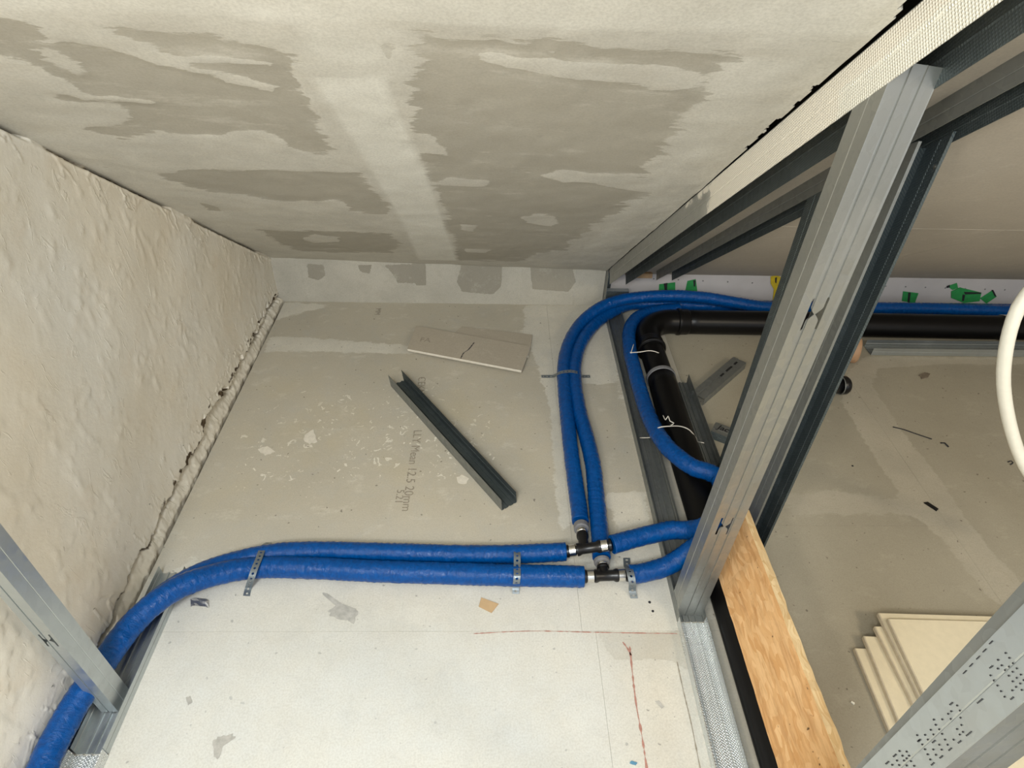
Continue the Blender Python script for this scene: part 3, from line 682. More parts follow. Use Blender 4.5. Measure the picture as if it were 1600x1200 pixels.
channel('steel_stud', (.610, 1.12, 0), [(.610, 1.168, .002), (.610, 1.12, .002), (.660, 1.12, .002), (.660, 1.168, .002)],
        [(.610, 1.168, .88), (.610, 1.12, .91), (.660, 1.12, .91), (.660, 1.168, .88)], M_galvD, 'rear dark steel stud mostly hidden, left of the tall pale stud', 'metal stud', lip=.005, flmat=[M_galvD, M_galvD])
e3, w3 = channel('steel_stud', (-.787, .577, 0), [(-.789, .622, .006), (-.789, .577, .006), (-.757, .577, .006), (-.757, .622, .006)],
        [(-.789, .622, 1.45), (-.789, .577, 1.48), (-.757, .577, 1.48), (-.757, .622, 1.45)], M_galvB, 'slim pale steel stud at lower left by the gable wall', 'metal stud', lip=.005, ribs=((.38, .46),))
t = onax(73, 1001, 1, .577); punch(w3, (-.773, .577, t[2]), (1, 0, 0), (0, 0, 1), .020, .040)
e5, _ = channel('steel_stud', (.434, .224, 0), [(.434, .274, 0.03), (.434, .224, 0.03), (.494, .224, 0.03), (.494, .274, 0.03)],
        [(.434, .274, 1.45), (.434, .224, 1.50), (.494, .224, 1.50), (.494, .274, 1.45)], M_galvB, 'nearest pale steel stud at lower right with dotted black marking', 'metal stud', lip=.005, flmat=[M_galvB, M_galvM], webmat=M_galvM)  # web gets greyer steel, so its shaded side is painted in
sheet('inner_sleeve', [(.4365, .266, .3), (.4375, .278, .3), (.442, .280, .3)], [(.4365, .276, 1.4), (.4375, .297, 1.4), (.442, .300, 1.4)], .001, M_galvM, e5)
# dotted marking printed on the near stud
dots = [(1385, 122), (1420, 168), (1455, 218), (1490, 266), (1528, 324), (1556, 376), (1314, 186), (1348, 238), (1381, 283), (1415, 335), (1452, 388), (1484, 440), (1537, 468), (1418, 250), (1452, 298), (1490, 355), (1523, 408), (1312, 268), (1244, 332), (1276, 380), (1309, 427), (1342, 480), (1376, 532), (1448, 472),
        (931, 614), (958, 662), (963, 728), (972, 797), (986, 862), (956, 886), (930, 835), (898, 934), (876, 668), (848, 692), (712, 746), (730, 795), (764, 838), (790, 880), (818, 934), (842, 982), (684, 842), (710, 886), (630, 890), (657, 934), (764, 982), (786, 1028), (574, 942), (605, 980), (628, 1024), (654, 1072), (679, 1120), (708, 1026), (732, 1076), (556, 892), (792, 744), (872, 740),
        (390, 1040), (418, 1085), (457, 1046), (480, 1085), (432, 1130), (457, 1110), (366, 1130), (387, 1172), (322, 1170), (498, 1136), (457, 1176), (528, 1180)]
dash = [(1250, 252, 44), (1446, 546, 50), (876, 596, 38), (1145, 572, 80), (1042, 878, 76), (954, 955, 46), (866, 1024, 42), (782, 1096, 40), (702, 1162, 40), (712, 952, 40), (276, 1150, 44), (346, 1082, 34), (574, 942, 30)]
def q6(cx, cy): return 1340+cx/6, 1000+cy/6
vs = []; fs = []
def quad(cx, cy, dx, dy, ux, uy):
    b = len(vs)
    for s, r in ((-1, -1), (1, -1), (1, 1), (-1, 1)):
        p = onax(*q6(cx+s*dx*ux+r*dy*uy*-1*0+r*(-dy)*(-uy)*0+r*dy*(-uy if False else 0), cy+s*dx*uy), 0, .4337) if False else onax(*q6(cx+s*dx*ux-r*dy*uy, cy+s*dx*uy+r*dy*ux), 0, .4324)
        vs.append(p)
    fs.append((b, b+1, b+2, b+3))
for cx, cy in dots: quad(cx, cy, 7.5, 9, .77, -.64)
for cx, cy, L in dash:
    n = max(3, int(L/14))
    for k in range(n):
        o = (k-(n-1)/2)*14; quad(cx+o*.77, cy-o*.64, 5, 8, .77, -.64)
for k, (cx, cy) in enumerate([(1003, 300), (1062, 235), (1128, 165), (1188, 98), (1248, 22)]): quad(cx, cy, 24, 5, .70, -.71)
tag(pydata('dotted_marking', vs, fs, M_ink, e5), kind='stuff')
# corner post and bracket at the knee wall
cp = empty('corner_post', (.433, 2.13, 0), 'short dark steel post in the corner where the knee wall ends', 'metal post')
sheet('web', [(.433, 2.10, .002), (.433, 2.146, .002)], [(.433, 2.10, .16), (.433, 2.146, .20)], .0012, M_galvM, cp)
sheet('flange', [(.433, 2.146, .002), (.455, 2.146, .002)], [(.433, 2.146, .19), (.455, 2.146, .175)], .0012, M_galvD, cp)
cb = empty('bracket', (.433, 2.06, .05), 'short steel crosspiece on the corner post above the blue pipe', 'bracket')
sheet('top_leg', [(.433, 2.10, .0965), (.433, 2.12, .0965)], [(.520, 2.10, .0965), (.520, 2.12, .0965)], .0014, M_galvB, cb)
sheet('front_leg', [(.433, 2.10, .0965), (.433, 2.10, .055)], [(.520, 2.10, .0965), (.520, 2.10, .055)], .0014, M_galvD, cb)
# timber scrap under the rails at the back
wb = box('wood_block', (.50, 2.10, .155), (.60, 2.149, .175), M_wood); tag(bevel(wb, .002), 'small raw wood block under the ceiling between the two rails', 'wood block')
# ---------------------------------------------------------------- black drain pipe
dp = empty('drain_pipe', (.548, .5, .05), 'thick black drain pipe bending along the floor to the right', 'drain pipe')
RB = .0455; ZB = .049
tube('pipe_run', [(.558, -.3, ZB), (.558, .4, ZB), (.557, .9, ZB), (.556, 1.2, ZB), (.556, 1.5, ZB), (.558, 1.62, ZB)], RB, M_drain, dp, 32, .05)
tube('pipe_spigot', [(.558, 1.60, ZB), (.557, 1.70, ZB), (.556, 1.80, ZB)], RB*.93, M_drain, dp, 32, .03)
el = [(.556, 1.775, ZB), (.556, 1.83, ZB), (.562, 1.885, ZB), (.592, 1.935, ZB), (.642, 1.962, ZB), (.70, 1.965, ZB)]
tube('elbow', el, RB*1.0, M_drain, dp, 32, .012)
for c, ax in (((.556, 1.80, ZB), (0, 1, 0)), ((.705, 1.965, ZB), (1, 0, 0))):
    lathe('socket', np.array(c)-np.array(ax)*.022, ax, [(0, RB*1.0), (.003, RB*1.10), (.010, RB*1.13), (.016, RB*1.06), (.040, RB*1.06), (.046, RB*1.0)], M_drain, dp, 32)
tube('pipe_run', [(.70, 1.965, ZB), (1.2, 1.962, ZB), (1.7, 1.955, ZB), (2.3, 1.95, ZB), (2.95, 1.945, ZB)], RB, M_drain, dp, 32, .06)
c = (.5575, 1.625, ZB)
o = ring('pipe_clamp', c, (0, 1, 0), RB*1.0, RB*1.07, .016, M_grey); tag(o, 'grey clamp ring around the drain pipe near its bend', 'pipe clamp')
rc = empty('pipe_clamp', (1.93, 1.953, ZB), 'bright steel clamp around the drain pipe at far right', 'pipe clamp')
ring('band', (1.93, 1.953, ZB), (1, 0, 0), RB*1.01, RB*1.09, .018, M_steel, rc, 32)
lathe('bolt', (1.93, 1.953-RB-.010, ZB-.012), (0, 0, 1), [(0, .006), (.007, .006), (.007, .003), (.020, .003), (.020, .006), (.026, .006)], M_steel, rc, 8)
# black stub with cap and tan plug
st = empty('pipe_stub', (1.15, 1.62, .03), 'short capped black pipe end poking out behind the dark stud', 'pipe end')
a = fl(1296, 603, .032); b = fl(1322, 602, .032)
tube('pipe', [a-np.array((.12, .02, 0)), a, b-np.array((.01, 0, 0))], .026, M_black, st, 24, .03)
lathe('cap', b-np.array((.018, 0, 0)), (1, .05, 0), [(0, .030), (.003, .0315), (.016, .0315), (.024, .026), (.027, .010)], M_black, st, 24)
ring('highlight_band', b-np.array((.020, 0, 0)), (1, .05, 0), .029, .0322, .003, M_galvM, st, 24)
tc = fl(1338, 545, .05)
o = lathe('round_plug', tc-np.array((.03, 0, 0)), (1, -.35, .05), [(0, .046), (.020, .048), (.030, .047), (.034, .043), (.036, .02)], M_tan, None, 28); tag(o, 'tan round plug peeking out between dark stud and drain pipe', 'plug')
# ---------------------------------------------------------------- blue insulated pipes
def P3(L, zd=.027):
    out = []
    for q in L:
        p = fl(q[0], q[1], q[2] if len(q) > 2 else zd)
        if p[1] > 2.118: p = np.array((p[0], 2.118, p[2]))
        out.append(p)
    return out
def blue(L, r, label, seed, zd=.027, nm='insulated_pipe'):
    o = tube(nm, P3(L, zd), r, M_blue, None, 28, .0035, .075, seed); tag(o, label, 'insulated pipe'); return o
RA, RBb = .0235, .0262
pipeB = blue([(912, 901), (800, 899), (700, 896), (600, 893), (470, 887), (400, 887, .029), (345, 896, .046), (290, 913, .068), (245, 940, .074), (208, 974, .072), (178, 1012, .075), (145, 1060, .075), (115, 1105, .073), (80, 1170, .07), (45, 1250, .07)], RBb, 'lower of two blue pipes across the floor, ending at the lower tee', 1)
pipeA = blue([(884, 862, .032), (800, 866), (700, 866), (600, 863), (500, 861), (430, 864), (370, 876), (320, 892, .028), (275, 915, .028), (235, 945, .026), (200, 985, .026), (165, 1030, .025), (135, 1075, .025), (95, 1150, .025), (60, 1230, .025)], RA, 'upper of two blue pipes across the floor, ending at the upper tee', 2)
pipeC = blue([(907, 815), (901, 770), (894, 720), (887, 660), (882, 610), (881, 570, .03), (888, 538, .032), (905, 508, .036), (932, 484, .056), (965, 470, .070), (1005, 464, .080), (1050, 462, .088), (1100, 465, .085), (1150, 473, .074), (1200, 480, .062), (1300, 481, .056), (1450, 482, .056), (1600, 487, .056), (1760, 492, .056)], .0225, 'left blue pipe of the rising pair, curving along the back panel', 3)
pipeD = blue([(940, 871), (937, 830), (932, 780), (927, 730), (918, 690), (906, 645), (899, 605), (898, 572), (906, 540, .028), (924, 512, .028), (948, 492, .028), (985, 476, .028), (1030, 468, .028), (1100, 468, .026), (1200, 470, .026), (1400, 474, .026), (1700, 480, .026)], .0232, 'right blue pipe of the rising pair, ending above the lower tee', 4)
pipeF = blue([(956, 851, .062), (1000, 839, .064), (1045, 829, .066), (1078, 828, .08), (1102, 822, .118), (1122, 800, .128), (1128, 770, .130), (1124, 748, .128), (1108, 738, .125), (1085, 731, .122), (1062, 716, .116), (1038, 693, .104), (1018, 660, .082), (1003, 620, .066), (992, 580, .062), (984, 545, .061), (984, 514, .060), (998, 495, .054), (1026, 486, .044), (1060, 483, .036)], .0235, 'blue pipe from the upper tee looping behind the stud over the drain pipe', 5)
pipeG = blue([(984, 898, .030), (1010, 894, .034), (1038, 886, .044), (1062, 873, .064), (1084, 857, .090), (1102, 847, .105), (1112, 845, .108)], .0235, 'short blue pipe from the lower tee passing behind the stud', 6)
# tees ---------------------------------------------------------
def tee(a, b, c, label, group=None):
    """a,b run ends; c branch end"""
    a, b, c = map(np.array, (a, b, c)); m = (a+b)/2; d = b-a; L = np.linalg.norm(d); d = d/L
    m = a+d*((c-a)@d); e = empty('tee_fitting', tuple(m), label, 'pipe fitting', group)
    r = .0128
    lathe('body', a+d*.001, d, [(0, r*.75), (.004, r*1.25), (.010, r*1.25), (.0105, r*.8), (.030, r*.8), (.0305, r*1.25), (.036, r*1.25), (.042, r*1.0), (L-.042, r*1.0), (L-.036, r*1.25), (L-.0305, r*1.25), (L-.030, r*.8), (L-.0105, r*.8), (L-.010, r*1.25), (L-.004, r*1.25), (L, r*.75)], M_black, e, 20)
    k = c-m; KL = np.linalg.norm(k); k = k/KL
    lathe('branch', m, k, [(0, r*1.0), (KL*.45, r*.95), (KL*.5, r*1.2), (KL*.60, r*1.2), (KL*.62, r*.9), (KL, r*.9)], M_black, e, 20)
    for p in (a+d*.0205, b-d*.0205): ring('press_sleeve', p, d, r*.8, r*1.18, .0185, M_steel, e, 24)
    ring('press_sleeve', m+k*KL*.74, k, r*.85, r*1.1, KL*.16, M_steel, e, 24)
    ring('grey_collar', c-k*KL*.06, k, r*.9, r*1.55, KL*.22, M_grey, e, 20)
    return e
tee(fl(882, 862, .036), fl(957, 851, .062), fl(908, 822, .028), 'upper black tee fitting crossing over the right rising blue pipe')
tee(fl(909, 901, .028), fl(984, 898, .030), fl(940, 876, .028), 'lower black tee fitting beside the short bent strap')
# perforated straps --------------------------------------------
def strap(path, w, label, pitch=.0125, side=None):
    C = catmull(path, .0022); L = [0]
    for i in range(1, len(C)): L.append(L[-1]+np.linalg.norm(C[i]-C[i-1]))
    L = np.array(L); C = np.array(C); tot = L[-1]; n = max(2, int(tot/pitch)); p = tot/n
    def at(s): return np.array([np.interp(s, L, C[:, k]) for k in range(3)])
    if side is None:
        d = C[-1]-C[0]; sd = np.cross(d, (0, 0, 1.0)); sd /= np.linalg.norm(sd)
    else: sd = np.array(side, float); sd /= np.linalg.norm(sd)
    vs = []; fs = []
    for i in range(n):
        s0 = i*p; pts = []
        # 16 outer samples around the cell and 8 inner ones around the hole
        out = [(0, -.5), (.25, -.5), (.5, -.5), (.75, -.5), (1, -.5), (1, 0), (1, .5), (.75, .5), (.5, .5), (.25, .5), (0, .5), (0, 0)]
        inn = []
        for (u, v) in out:
            a = math.atan2(v*w, (u-.5)*p); inn.append((.5+math.cos(a)*w*.19/p, math.sin(a)*.19))
        b = len(vs)
        for (u, v) in out+inn: vs.append(at(s0+u*p)+sd*v*w)
        m = 12
        fs += [(b+k, b+(k+1) % m, b+m+(k+1) % m, b+m+k) for k in range(m)]
    o = pydata('perforated_strap', vs, fs, M_strap); bm = bmesh.new(); bm.from_mesh(o.data); bmesh.ops.remove_doubles(bm, verts=bm.verts, dist=1e-5); bmesh.ops.recalc_face_normals(bm, faces=bm.faces); bm.to_mesh(o.data); bm.free()
    md = o.modifiers.new('thick', 'SOLIDIFY'); md.thickness = .0011; md.offset = 0
    tag(o, label, 'metal strap'); return o
def pz(L): return [fl(x, y, z) for x, y, z in L]
strap(pz([(420, 848, .004), (414, 852, .03), (410, 858, .047), (404, 874, .058), (398, 888, .061), (393, 903, .050), (390, 912, .025), (388, 919, .003), (385, 931, .002)]), .016, 'perforated strap over both blue pipes near the gable wall')
strap(pz([(806, 852, .003), (807, 857, .034), (808, 866, .052), (808, 882, .050), (808, 899, .055), (807, 910, .040), (806, 916, .012), (806, 928, .002)]), .0165, 'perforated strap over both blue pipes just left of the tees')
strap(pz([(846, 588, .002), (862, 588, .003), (868, 586, .025), (876, 582, .049), (890, 580, .053), (902, 582, .049), (908, 586, .025), (912, 588, .003), (922, 588, .002)]), .014, 'perforated strap clamping the rising pair of blue pipes', side=(0, 1, 0))
strap(pz([(979, 872, .003), (980, 884, .010), (983, 889, .052), (986, 899, .058), (988, 912, .045), (988, 922, .012), (991, 935, .002)]), .0175, 'short bent perforated strap over the pipe right of the lower tee')
# cable ties ---------------------------------------------------
def tie(L, label, tails=()):
    o = tube('cable_tie', pz(L), .0017, M_tie, None, 8, .006); tag(o, label, 'cable tie')
    for t in tails: tube('tail', pz(t), .0014, M_tie, o, 6, .01)
    lathe('head', np.array(pz(L)[0])-(.003, 0, 0), (1, 0, 0), [(0, .003), (.006, .003)], M_tie, o, 6)
tie([(986, 551, .085), (1000, 550, .098), (1015, 548, .100), (1028, 551, .092), (1036, 558, .07), (1040, 566, .03)], 'upper pale cable tie round the drain pipe below its bend', ([(986, 551, .085), (990, 538, .09)],))
tie([(1021, 683, .075), (1021, 675, .10), (1030, 668, .118), (1045, 666, .122), (1062, 666, .112), (1076, 671, .102), (1086, 682, .07), (1089, 690, .04)], 'lower pale cable tie round blue pipe and drain pipe', ([(1021, 683, .075), (1010, 684, .06), (1000, 684, .05)], [(1089, 690, .04), (1100, 692, .05)]))
o = tube('wire_twist', pz([(1036, 649, .102), (1040, 656, .112), (1044, 650, .118), (1047, 658, .115), (1053, 661, .112), (1048, 665, .11)]), .0016, M_tie, None, 6, .005); tag(o, 'tiny twisted wire lying on top of the black drain pipe', 'wire')
# ---------------------------------------------------------------- strand board strip
bb = empty('board_strip', (.53, .3, .1), 'long orange strand board strip on edge along the drain pipe', 'wooden board')
y0, y1 = -.3, .90
bx0, bz0, bx1, bz1 = .524, .0965, .574, .225; th = .022; nx, nz = (bz1-bz0), -(bx1-bx0); l = math.hypot(nx, nz); nx, nz = nx/l*th, nz/l*th
N = 60; rs = np.random.RandomState(3)
def bcorner(y, k):
    j = lambda a: (rs.rand()-.5)*a
    return [(bx0+j(.0012), y, bz0+j(.003)), (bx1+j(.001), y, bz1+j(.0028)), (bx1+nx+j(.003), y, bz1+nz+j(.0035)), (bx0+nx, y, bz0+nz)][k]
ys = np.linspace(y0, y1, N); V = [[bcorner(y+(0 if i < N-1 else (0, .030, .030, 0)[k]), k) for k in range(4)] for i, y in enumerate(ys)]
vs = [V[i][0] for i in range(N)]+[V[i][1] for i in range(N)]+[V[i][3] for i in range(N)]
tI = [np.array(V[i][1])+(np.array(V[i][2])-np.array(V[i][1]))*.04 for i in range(N)]
vsA = []; 
for i in range(N): vsA += [V[i][0], V[i][1], V[i][2], V[i][3]]
fA = [(4*i, 4*i+4, 4*i+5, 4*i+1) for i in range(N-1)]+[(4*i+2, 4*i+6, 4*i+7, 4*i+3) for i in range(N-1)]+[(4*i+3, 4*i+7, 4*i+4, 4*i) for i in range(N-1)]
pydata('face', vsA, fA, M_osb, bb); pydata('sawn_edge', vsA, [(4*i+1, 4*i+5, 4*i+6, 4*i+2) for i in range(N-1)]+[(0, 1, 2, 3), (4*N-4, 4*N-3, 4*N-2, 4*N-1)], M_osbE, bb)
# ---------------------------------------------------------------- loose channel on the floor
A = fl(784, 798); B = fl(807, 787); Cc = fl(606, 598)
d = (Cc-A); Ln = .655; d = d/np.linalg.norm(d); wv = B-A; wv = wv-d*(wv@d); wv = wv/np.linalg.norm(wv)*.050; hz = np.array((0, 0, .038)); z1 = np.array((0, 0, .0015))
channel('channel_offcut', tuple(A), [A+hz+z1+d*.004, A+z1, A+wv+z1, A+wv+hz+z1+d*.004], [A+d*Ln+hz+z1, A+d*(Ln-.012)+z1, A+wv+d*(Ln-.012)+z1, A+wv+d*Ln+hz+z1],
        M_galvD, 'dark steel channel offcut lying alone on the floor', 'steel channel', flmat=[M_galvM, M_galvD], ribs=((.12, .24), (.42, .58), (.76, .88)), ribd=.003)
# small offcuts right of drain pipe
A = fl(1098, 634); B = fl(1086, 615); Cc = fl(1163, 577); d = Cc-A; Ln = np.linalg.norm(d); d /= Ln; wv = B-A; wv -= d*(wv@d); wv = wv/np.linalg.norm(wv)*.050; hz = np.array((0, 0, .028))
ch, w = channel('bracket_offcut', tuple(A), [A+z1, A+hz, A+wv+hz, A+wv+z1], [A+d*Ln+z1, A+d*Ln+hz, A+wv+d*Ln+hz, A+wv+d*Ln+z1], M_galvM, 'slotted grey channel piece lying upside down between pipe and stud', 'steel channel', ribs=((.42, .62),), ribd=.002)
for t0, t1, o_ in ((.52, .60, .5), (.66, .80, .5), (.86, .93, .5)):
    p = A+hz+np.array((0, 0, .0005)); q = lambda t, s: p+d*Ln*t+wv*s
    prism('slot', [q(t0, .42), q(t1, .42), q(t1, .58), q(t0, .58)], .0004, M_hole, ch)
A = fl(1108, 683); B = fl(1139, 695); d = B-A; Ln = .075; d = d/np.linalg.norm(d); wv = np.array((-d[1], d[0], 0))*.048; hz = np.array((0, 0, .026)); 
ch, w = channel('bracket_offcut', tuple(A), [A+z1-wv*.1, A+hz, A+wv+hz, A+wv+z1], [A+d*Ln+z1-wv*.1, A+d*Ln+hz, A+d*Ln+wv+hz, A+d*Ln+wv+z1], M_galvM, 'short channel offcut with handwriting beside the tall pale stud', 'steel channel', ribs=((.3, .34),), ribd=.001, flmat=[M_galvD, M_galvM])
def text(name, body, P, xd, size, mat, parent, shear=0, bold=.0, up=None):
    cu = bpy.data.curves.new(name, 'FONT'); cu.body = body; cu.size = size; cu.shear = shear; cu.offset = bold; cu.extrude = .0001
    ob = bpy.data.objects.new(name, cu); X = Vector(xd).normalized(); Z = Vector((0, 0, 1)); Y = Z.cross(X)
    M = Matrix((X, Y, Z)).transposed().to_4x4(); M.translation = Vector(P)
    COL.objects.link(ob); dg = bpy.context.evaluated_depsgraph_get(); me = bpy.data.meshes.new_from_object(ob.evaluated_get(dg)); bpy.data.objects.remove(ob)
    me.transform(M); me.materials.clear(); return link(name, me, mat, parent)
text('handwriting', 'Jac', A+hz+np.array((0, 0, .0016))+d*.012+wv*.42, d, .030, M_ink, ch, .2, .0006)
# printed board marking on the floor
fb = [o for o in bpy.data.objects if o.name == 'floor_board'][0]
p = fl(656, 589); text('printed_marking', 'CEKNU', (p[0]-.004, p[1], .0009), (.03, -1, 0), .036, M_print, fb)
p = fl(650, 672); text('printed_marking', 'LLY Mean 12.5 20mm', (p[0]-.006, p[1], .0009), (-.0, -1, 0), .036, M_print, fb)
p = fl(641, 765); text('printed_marking', '5.21', (p[0]-.036, p[1], .0009), (-.0, -1, 0), .030, M_print, fb)
p = fl(588, 482); text('printed_marking', 'MM', (p[0], p[1], .0009), (-.0, -1, 0), .030, M_print, fb)
# ---------------------------------------------------------------- plasterboard offcuts at the back
def slab(pts, h, z, mat, emat, name, label, rbev=.002):
    e = empty(name, tuple(np.array(pts[0])), label, 'plasterboard')
    P = [np.array((q[0], q[1], z)) for q in pts]
    c = sum(P)/len(P)
    bevel(prism('core', [c+(q-c)*.998 for q in P], h-.0008, emat, e), rbev, 2)
    o = prism('face_paper', [np.array((q[0], q[1], z+h-.0007)) for q in [c+(q-c)*.994 for q in P]], .0007, mat, e)
    if 'fill' not in o.data.attributes: o.data.attributes.new('fill', 'FLOAT', 'POINT')
    return e
s2 = slab([fl(690, 540), fl(826, 560), fl(832, 527), fl(722, 514)], .011, .001, M_ply, M_edge, 'plasterboard_offcut', 'thin plasterboard piece under the cut offcut near the knee wall')
s1 = slab([fl(636, 549, .014), fl(815, 583, .014), fl(829, 545, .014), fl(650, 513, .014)], .0125, .0130, M_ply, M_edge, 'plasterboard_offcut', 'rectangular plasterboard offcut with a pencil line, topmost at the back', .004)
def flatline(pts, w, z, mat, name, parent=None, jit=0.0, n=30, h=.0003):
    C = np.array(catmull([fl(x, y, z) for x, y in pts], .006)); T = np.gradient(C, axis=0); T /= np.linalg.norm(T, axis=1)[:, None]; Nn = np.stack([-T[:, 1], T[:, 0], 0*T[:, 0]], 1)
    rs = np.random.RandomState(5); ww = w*(1+jit*(rs.rand(len(C))-.5))[:, None]; L = C+Nn*ww/2; R = C-Nn*ww/2; m = len(C)
    vs = list(L)+list(R); return pydata(name, vs, [(i, i+1, m+i+1, m+i) for i in range(m-1)], mat, parent)
flatline([(741, 535), (732, 546), (724, 552), (720, 560)], .003, .0262, M_ink, 'pencil_line', s1, 1.2)
text('handwriting', 'FA', fl(655, 533, .0263), (1, -.15, 0), .035, M_print, s1)
# ---------------------------------------------------------------- stack of cream boards (lower right)
lay = [((1335, 1012), (1395, 1155), .0), ((1349, 993), (1409, 1140), .0), ((1366, 978), (1440, 1125), .006), ((1372, 957), (1444, 1105), 0), ((1387, 966), (1450, 1100), 0)]
labs = ['bottom cream board of the stack, sticking out furthest left', 'second cream board from the bottom of the stack', 'third cream board in the stack, middle step', 'fourth cream board, just under the top one', 'top cream board of the stack at lower right']
for i, ((ax_, ay), (bx_, by), gap) in enumerate(lay):
    z = .0006+.0127*i; zt_ = z+.0125
    a = fl(ax_, ay, zt_); b = fl(bx_, by, zt_); d = b-a; d /= np.linalg.norm(d); r = np.array((-d[1], d[0], 0)); 
    if r[0] < 0: r = -r
    r = r+np.array((0, (0, .01, 0, -.012, .015)[i], 0)); a[2] = b[2] = 0
    e = empty('cream_board', (a[0], a[1], z), labs[i], 'board', 'cream boards stacked at lower right')
    Wd, Ld = .80, .62
    Pq = [a, a+d*Ld, a+d*Ld+r*Wd, a+r*Wd]; Pq = [np.array((q[0], q[1], z)) for q in Pq]; c = sum(Pq)/4
    bevel(prism('core', Pq, .0118, M_stackE, e), .0015, 2)
    fp = [q+(c-q)/np.linalg.norm(c-q)*.003 for q in Pq]
    prism('face', [np.array((q[0], q[1], z+.0115)) for q in fp], .0010, M_stack, e)
# ---------------------------------------------------------------- white conduit
cd = empty('conduit', (.95, .95, .5), 'looping cream white plastic conduit hanging at the right edge', 'conduit')
L = [(1700, 395), (1640, 425), (1603, 462), (1583, 500), (1571, 550), (1568, 600), (1576, 655), (1592, 708), (1615, 750), (1660, 800), (1720, 830)]
zs = [1.25, 1.16, 1.06, .97, .86, .75, .63, .52, .43, .33, .25]
tube('tube_wall', [onax(x, y, 1, .95-.01*i) for i, (x, y) in enumerate(L)], .0115, M_white, cd, 18, .02)
# ---------------------------------------------------------------- small debris
def jag(P, amp=.10, n=4, seed=1):
    rs = np.random.RandomState(seed+int(abs(P[0][0])*1e4) % 999); P = [np.array(p) for p in P]; out = []; c = sum(P)/len(P)
    for i, p in enumerate(P):
        a, b, c2, d = P[i-1], p, P[(i+1) % len(P)], P[(i+2) % len(P)]
        for k in range(n):
            t = k/n; q = .5*((2*b)+(c2-a)*t*.8+(2*a-5*b+4*c2-d)*t*t*.8+(3*b-a-3*c2+d)*t**3*.8) if False else b+(c2-b)*t
            out.append(q+(q-c)*(rs.rand()-.5)*amp)
    return out
def scrap(name, pts, h, mat, label, cat, z=.0008):
    P_ = [fl(x, y, z) for x, y in pts]
    o = prism(name, P_ if 'cardboard' in name or 'splinter' in name else jag(P_, .25), h, mat); tag(o, label, cat); return o
scrap('cardboard_scrap', [(752, 934), (779, 944), (768, 958), (748, 948)], .0015, M_card, 'small square brown cardboard scrap on pale floor', 'scrap')
p = fl(312, 941, .002)
vs = []; rs = np.random.RandomState(9)
for j in range(4):
    for i in range(7): vs.append(fl(298+i*4.6, 934+j*4+(2 if i in (0, 6) else 0)+i*.4, .002+.007*rs.rand()))
o = pydata('foil_scrap', vs, [(j*7+i, j*7+i+1, (j+1)*7+i+1, (j+1)*7+i) for j in range(3) for i in range(6)], M_foil); o.modifiers.new('t', 'SOLIDIFY').thickness = .0006; tag(o, 'shiny crumpled silver scrap below the bend of the blue pipe', 'scrap')
scrap('plastic_scrap', [(986, 1189), (996, 1192), (993, 1196), (984, 1193)], .002, M_blueink, 'tiny blue plastic chip on floor at bottom centre', 'scrap')
scrap('dark_splinter', [(1443, 786), (1449, 785), (1466, 796), (1463, 799)], .003, M_black, 'thick dark splinter on the right floor', 'debris')
o = tube('wire_offcut', [fl(x, y, .003) for x, y in ((1395, 667), (1412, 671), (1432, 678), (1456, 686))], .0016, M_ink, None, 6, .01); tag(o, 'long thin bent dark wire on the right floor', 'wire')
o = tube('wire_offcut', [fl(x, y, .003) for x, y in ((1470, 692), (1476, 692), (1482, 698))], .0022, M_ink, None, 6, .01); tag(o, 'short dark wire bit beyond the long bent wire', 'wire')
o = tube('wire_offcut', [fl(x, y, .003) for x, y in ((1575, 722), (1580, 720), (1583, 723), (1579, 726))], .0014, M_ink, None, 6, .005); tag(o, 'tiny curled dark wire near the white conduit', 'wire')
scrap('gypsum_crumb', [(1436, 587), (1444, 583), (1453, 585), (1450, 591), (1440, 592)], .004, M_dust, 'small brown crumb on the right floor near the back track', 'debris')
scrap('gypsum_crumb', [(714, 746), (722, 742), (732, 748), (728, 757), (716, 756)], .001, M_edge, 'round pale plaster chip beside the loose channel', 'debris')
scrap('gypsum_crumb', [(1330, 1096), (1335, 1099), (1334, 1102), (1329, 1098)], .003, M_white, 'tiny white chip left of the cream boards', 'debris')
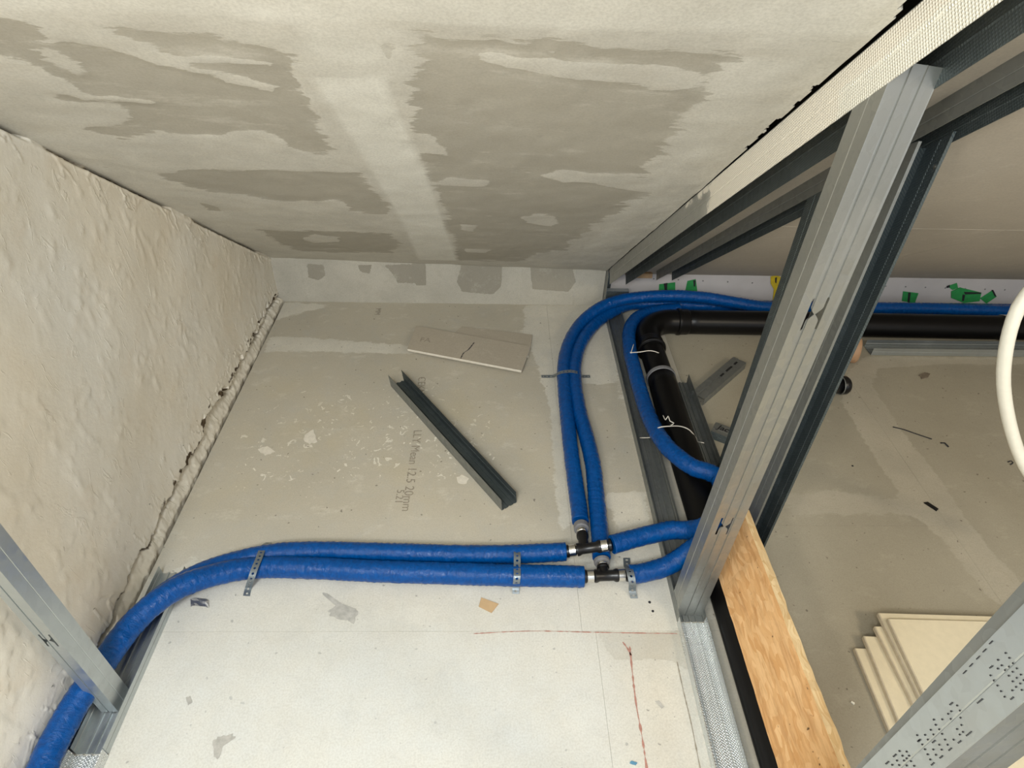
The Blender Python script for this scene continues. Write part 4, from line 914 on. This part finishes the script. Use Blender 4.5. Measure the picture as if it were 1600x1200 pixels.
scrap('gypsum_crumb', [(478, 678), (490, 672), (496, 690), (484, 694), (474, 688)], .0012, M_edge, 'flat pale plaster flake on the middle of the left floor', 'debris')
scrap('gypsum_crumb', [(402, 702), (418, 697), (430, 706), (414, 712)], .0012, M_edge, 'flat pale plaster flake nearest the gable wall', 'debris')
# dark specks that one can pick out
for k, (x, y, r, lab) in enumerate([(1015, 941, .0035, 'dark screw hole plug right of the bent strap'), (1020, 955, .0032, 'second dark plug just below the first, right of the strap'), (1332, 728, .003, 'lone dark speck on the floor right of the dark stud')]):
    o = lathe('floor_plug', fl(x, y, .0), (0, 0, 1), [(0, r), (.0012, r*.9), (.0014, r*.3)], M_ink, None, 8); tag(o, lab, 'speck')
# pencil and chalk lines, stains on the boards (children of the floor)
flatline([(740, 990), (830, 986), (930, 988), (1058, 990)], .0018, .0009, M_red, 'chalk_line', floor, 1.5)
flatline([(984, 1010), (988, 1050), (994, 1100), (1003, 1150), (1012, 1210)], .0035, .0009, M_red, 'chalk_line', floor, 1.6)
flatline([(973, 1003), (981, 1014), (986, 1024)], .003, .0009, M_red, 'chalk_line', floor, 1.2)
flatline([(1058, 1034), (1068, 1080), (1080, 1130), (1096, 1210)], .0022, .0009, M_print, 'cut_line', floor, 1.0)
M_stain = m_plain('grey_stain', (.50, .49, .455), .85, 0, .5, 60, .0)
prism('stain', jag([fl(x, y, .0008) for x, y in ((504, 929), (512, 928), (530, 940), (552, 950), (560, 956), (550, 972), (538, 968), (516, 962), (514, 954), (524, 946))], .3), .0002, M_stain, floor)
prism('stain', jag([fl(x, y, .0008) for x, y in ((330, 1158), (344, 1150), (364, 1146), (366, 1154), (348, 1166), (342, 1186), (334, 1184))], .3), .0002, M_stain, floor)
prism('stain', jag([fl(x, y, .0008) for x, y in ((290, 1090), (297, 1088), (300, 1097), (294, 1102))], .3), .0002, M_stain, floor)
prism('stain', jag([fl(x, y, .0008) for x, y in ((1024, 1096), (1030, 1094), (1038, 1104), (1034, 1108))], .3), .0002, M_stain, floor)
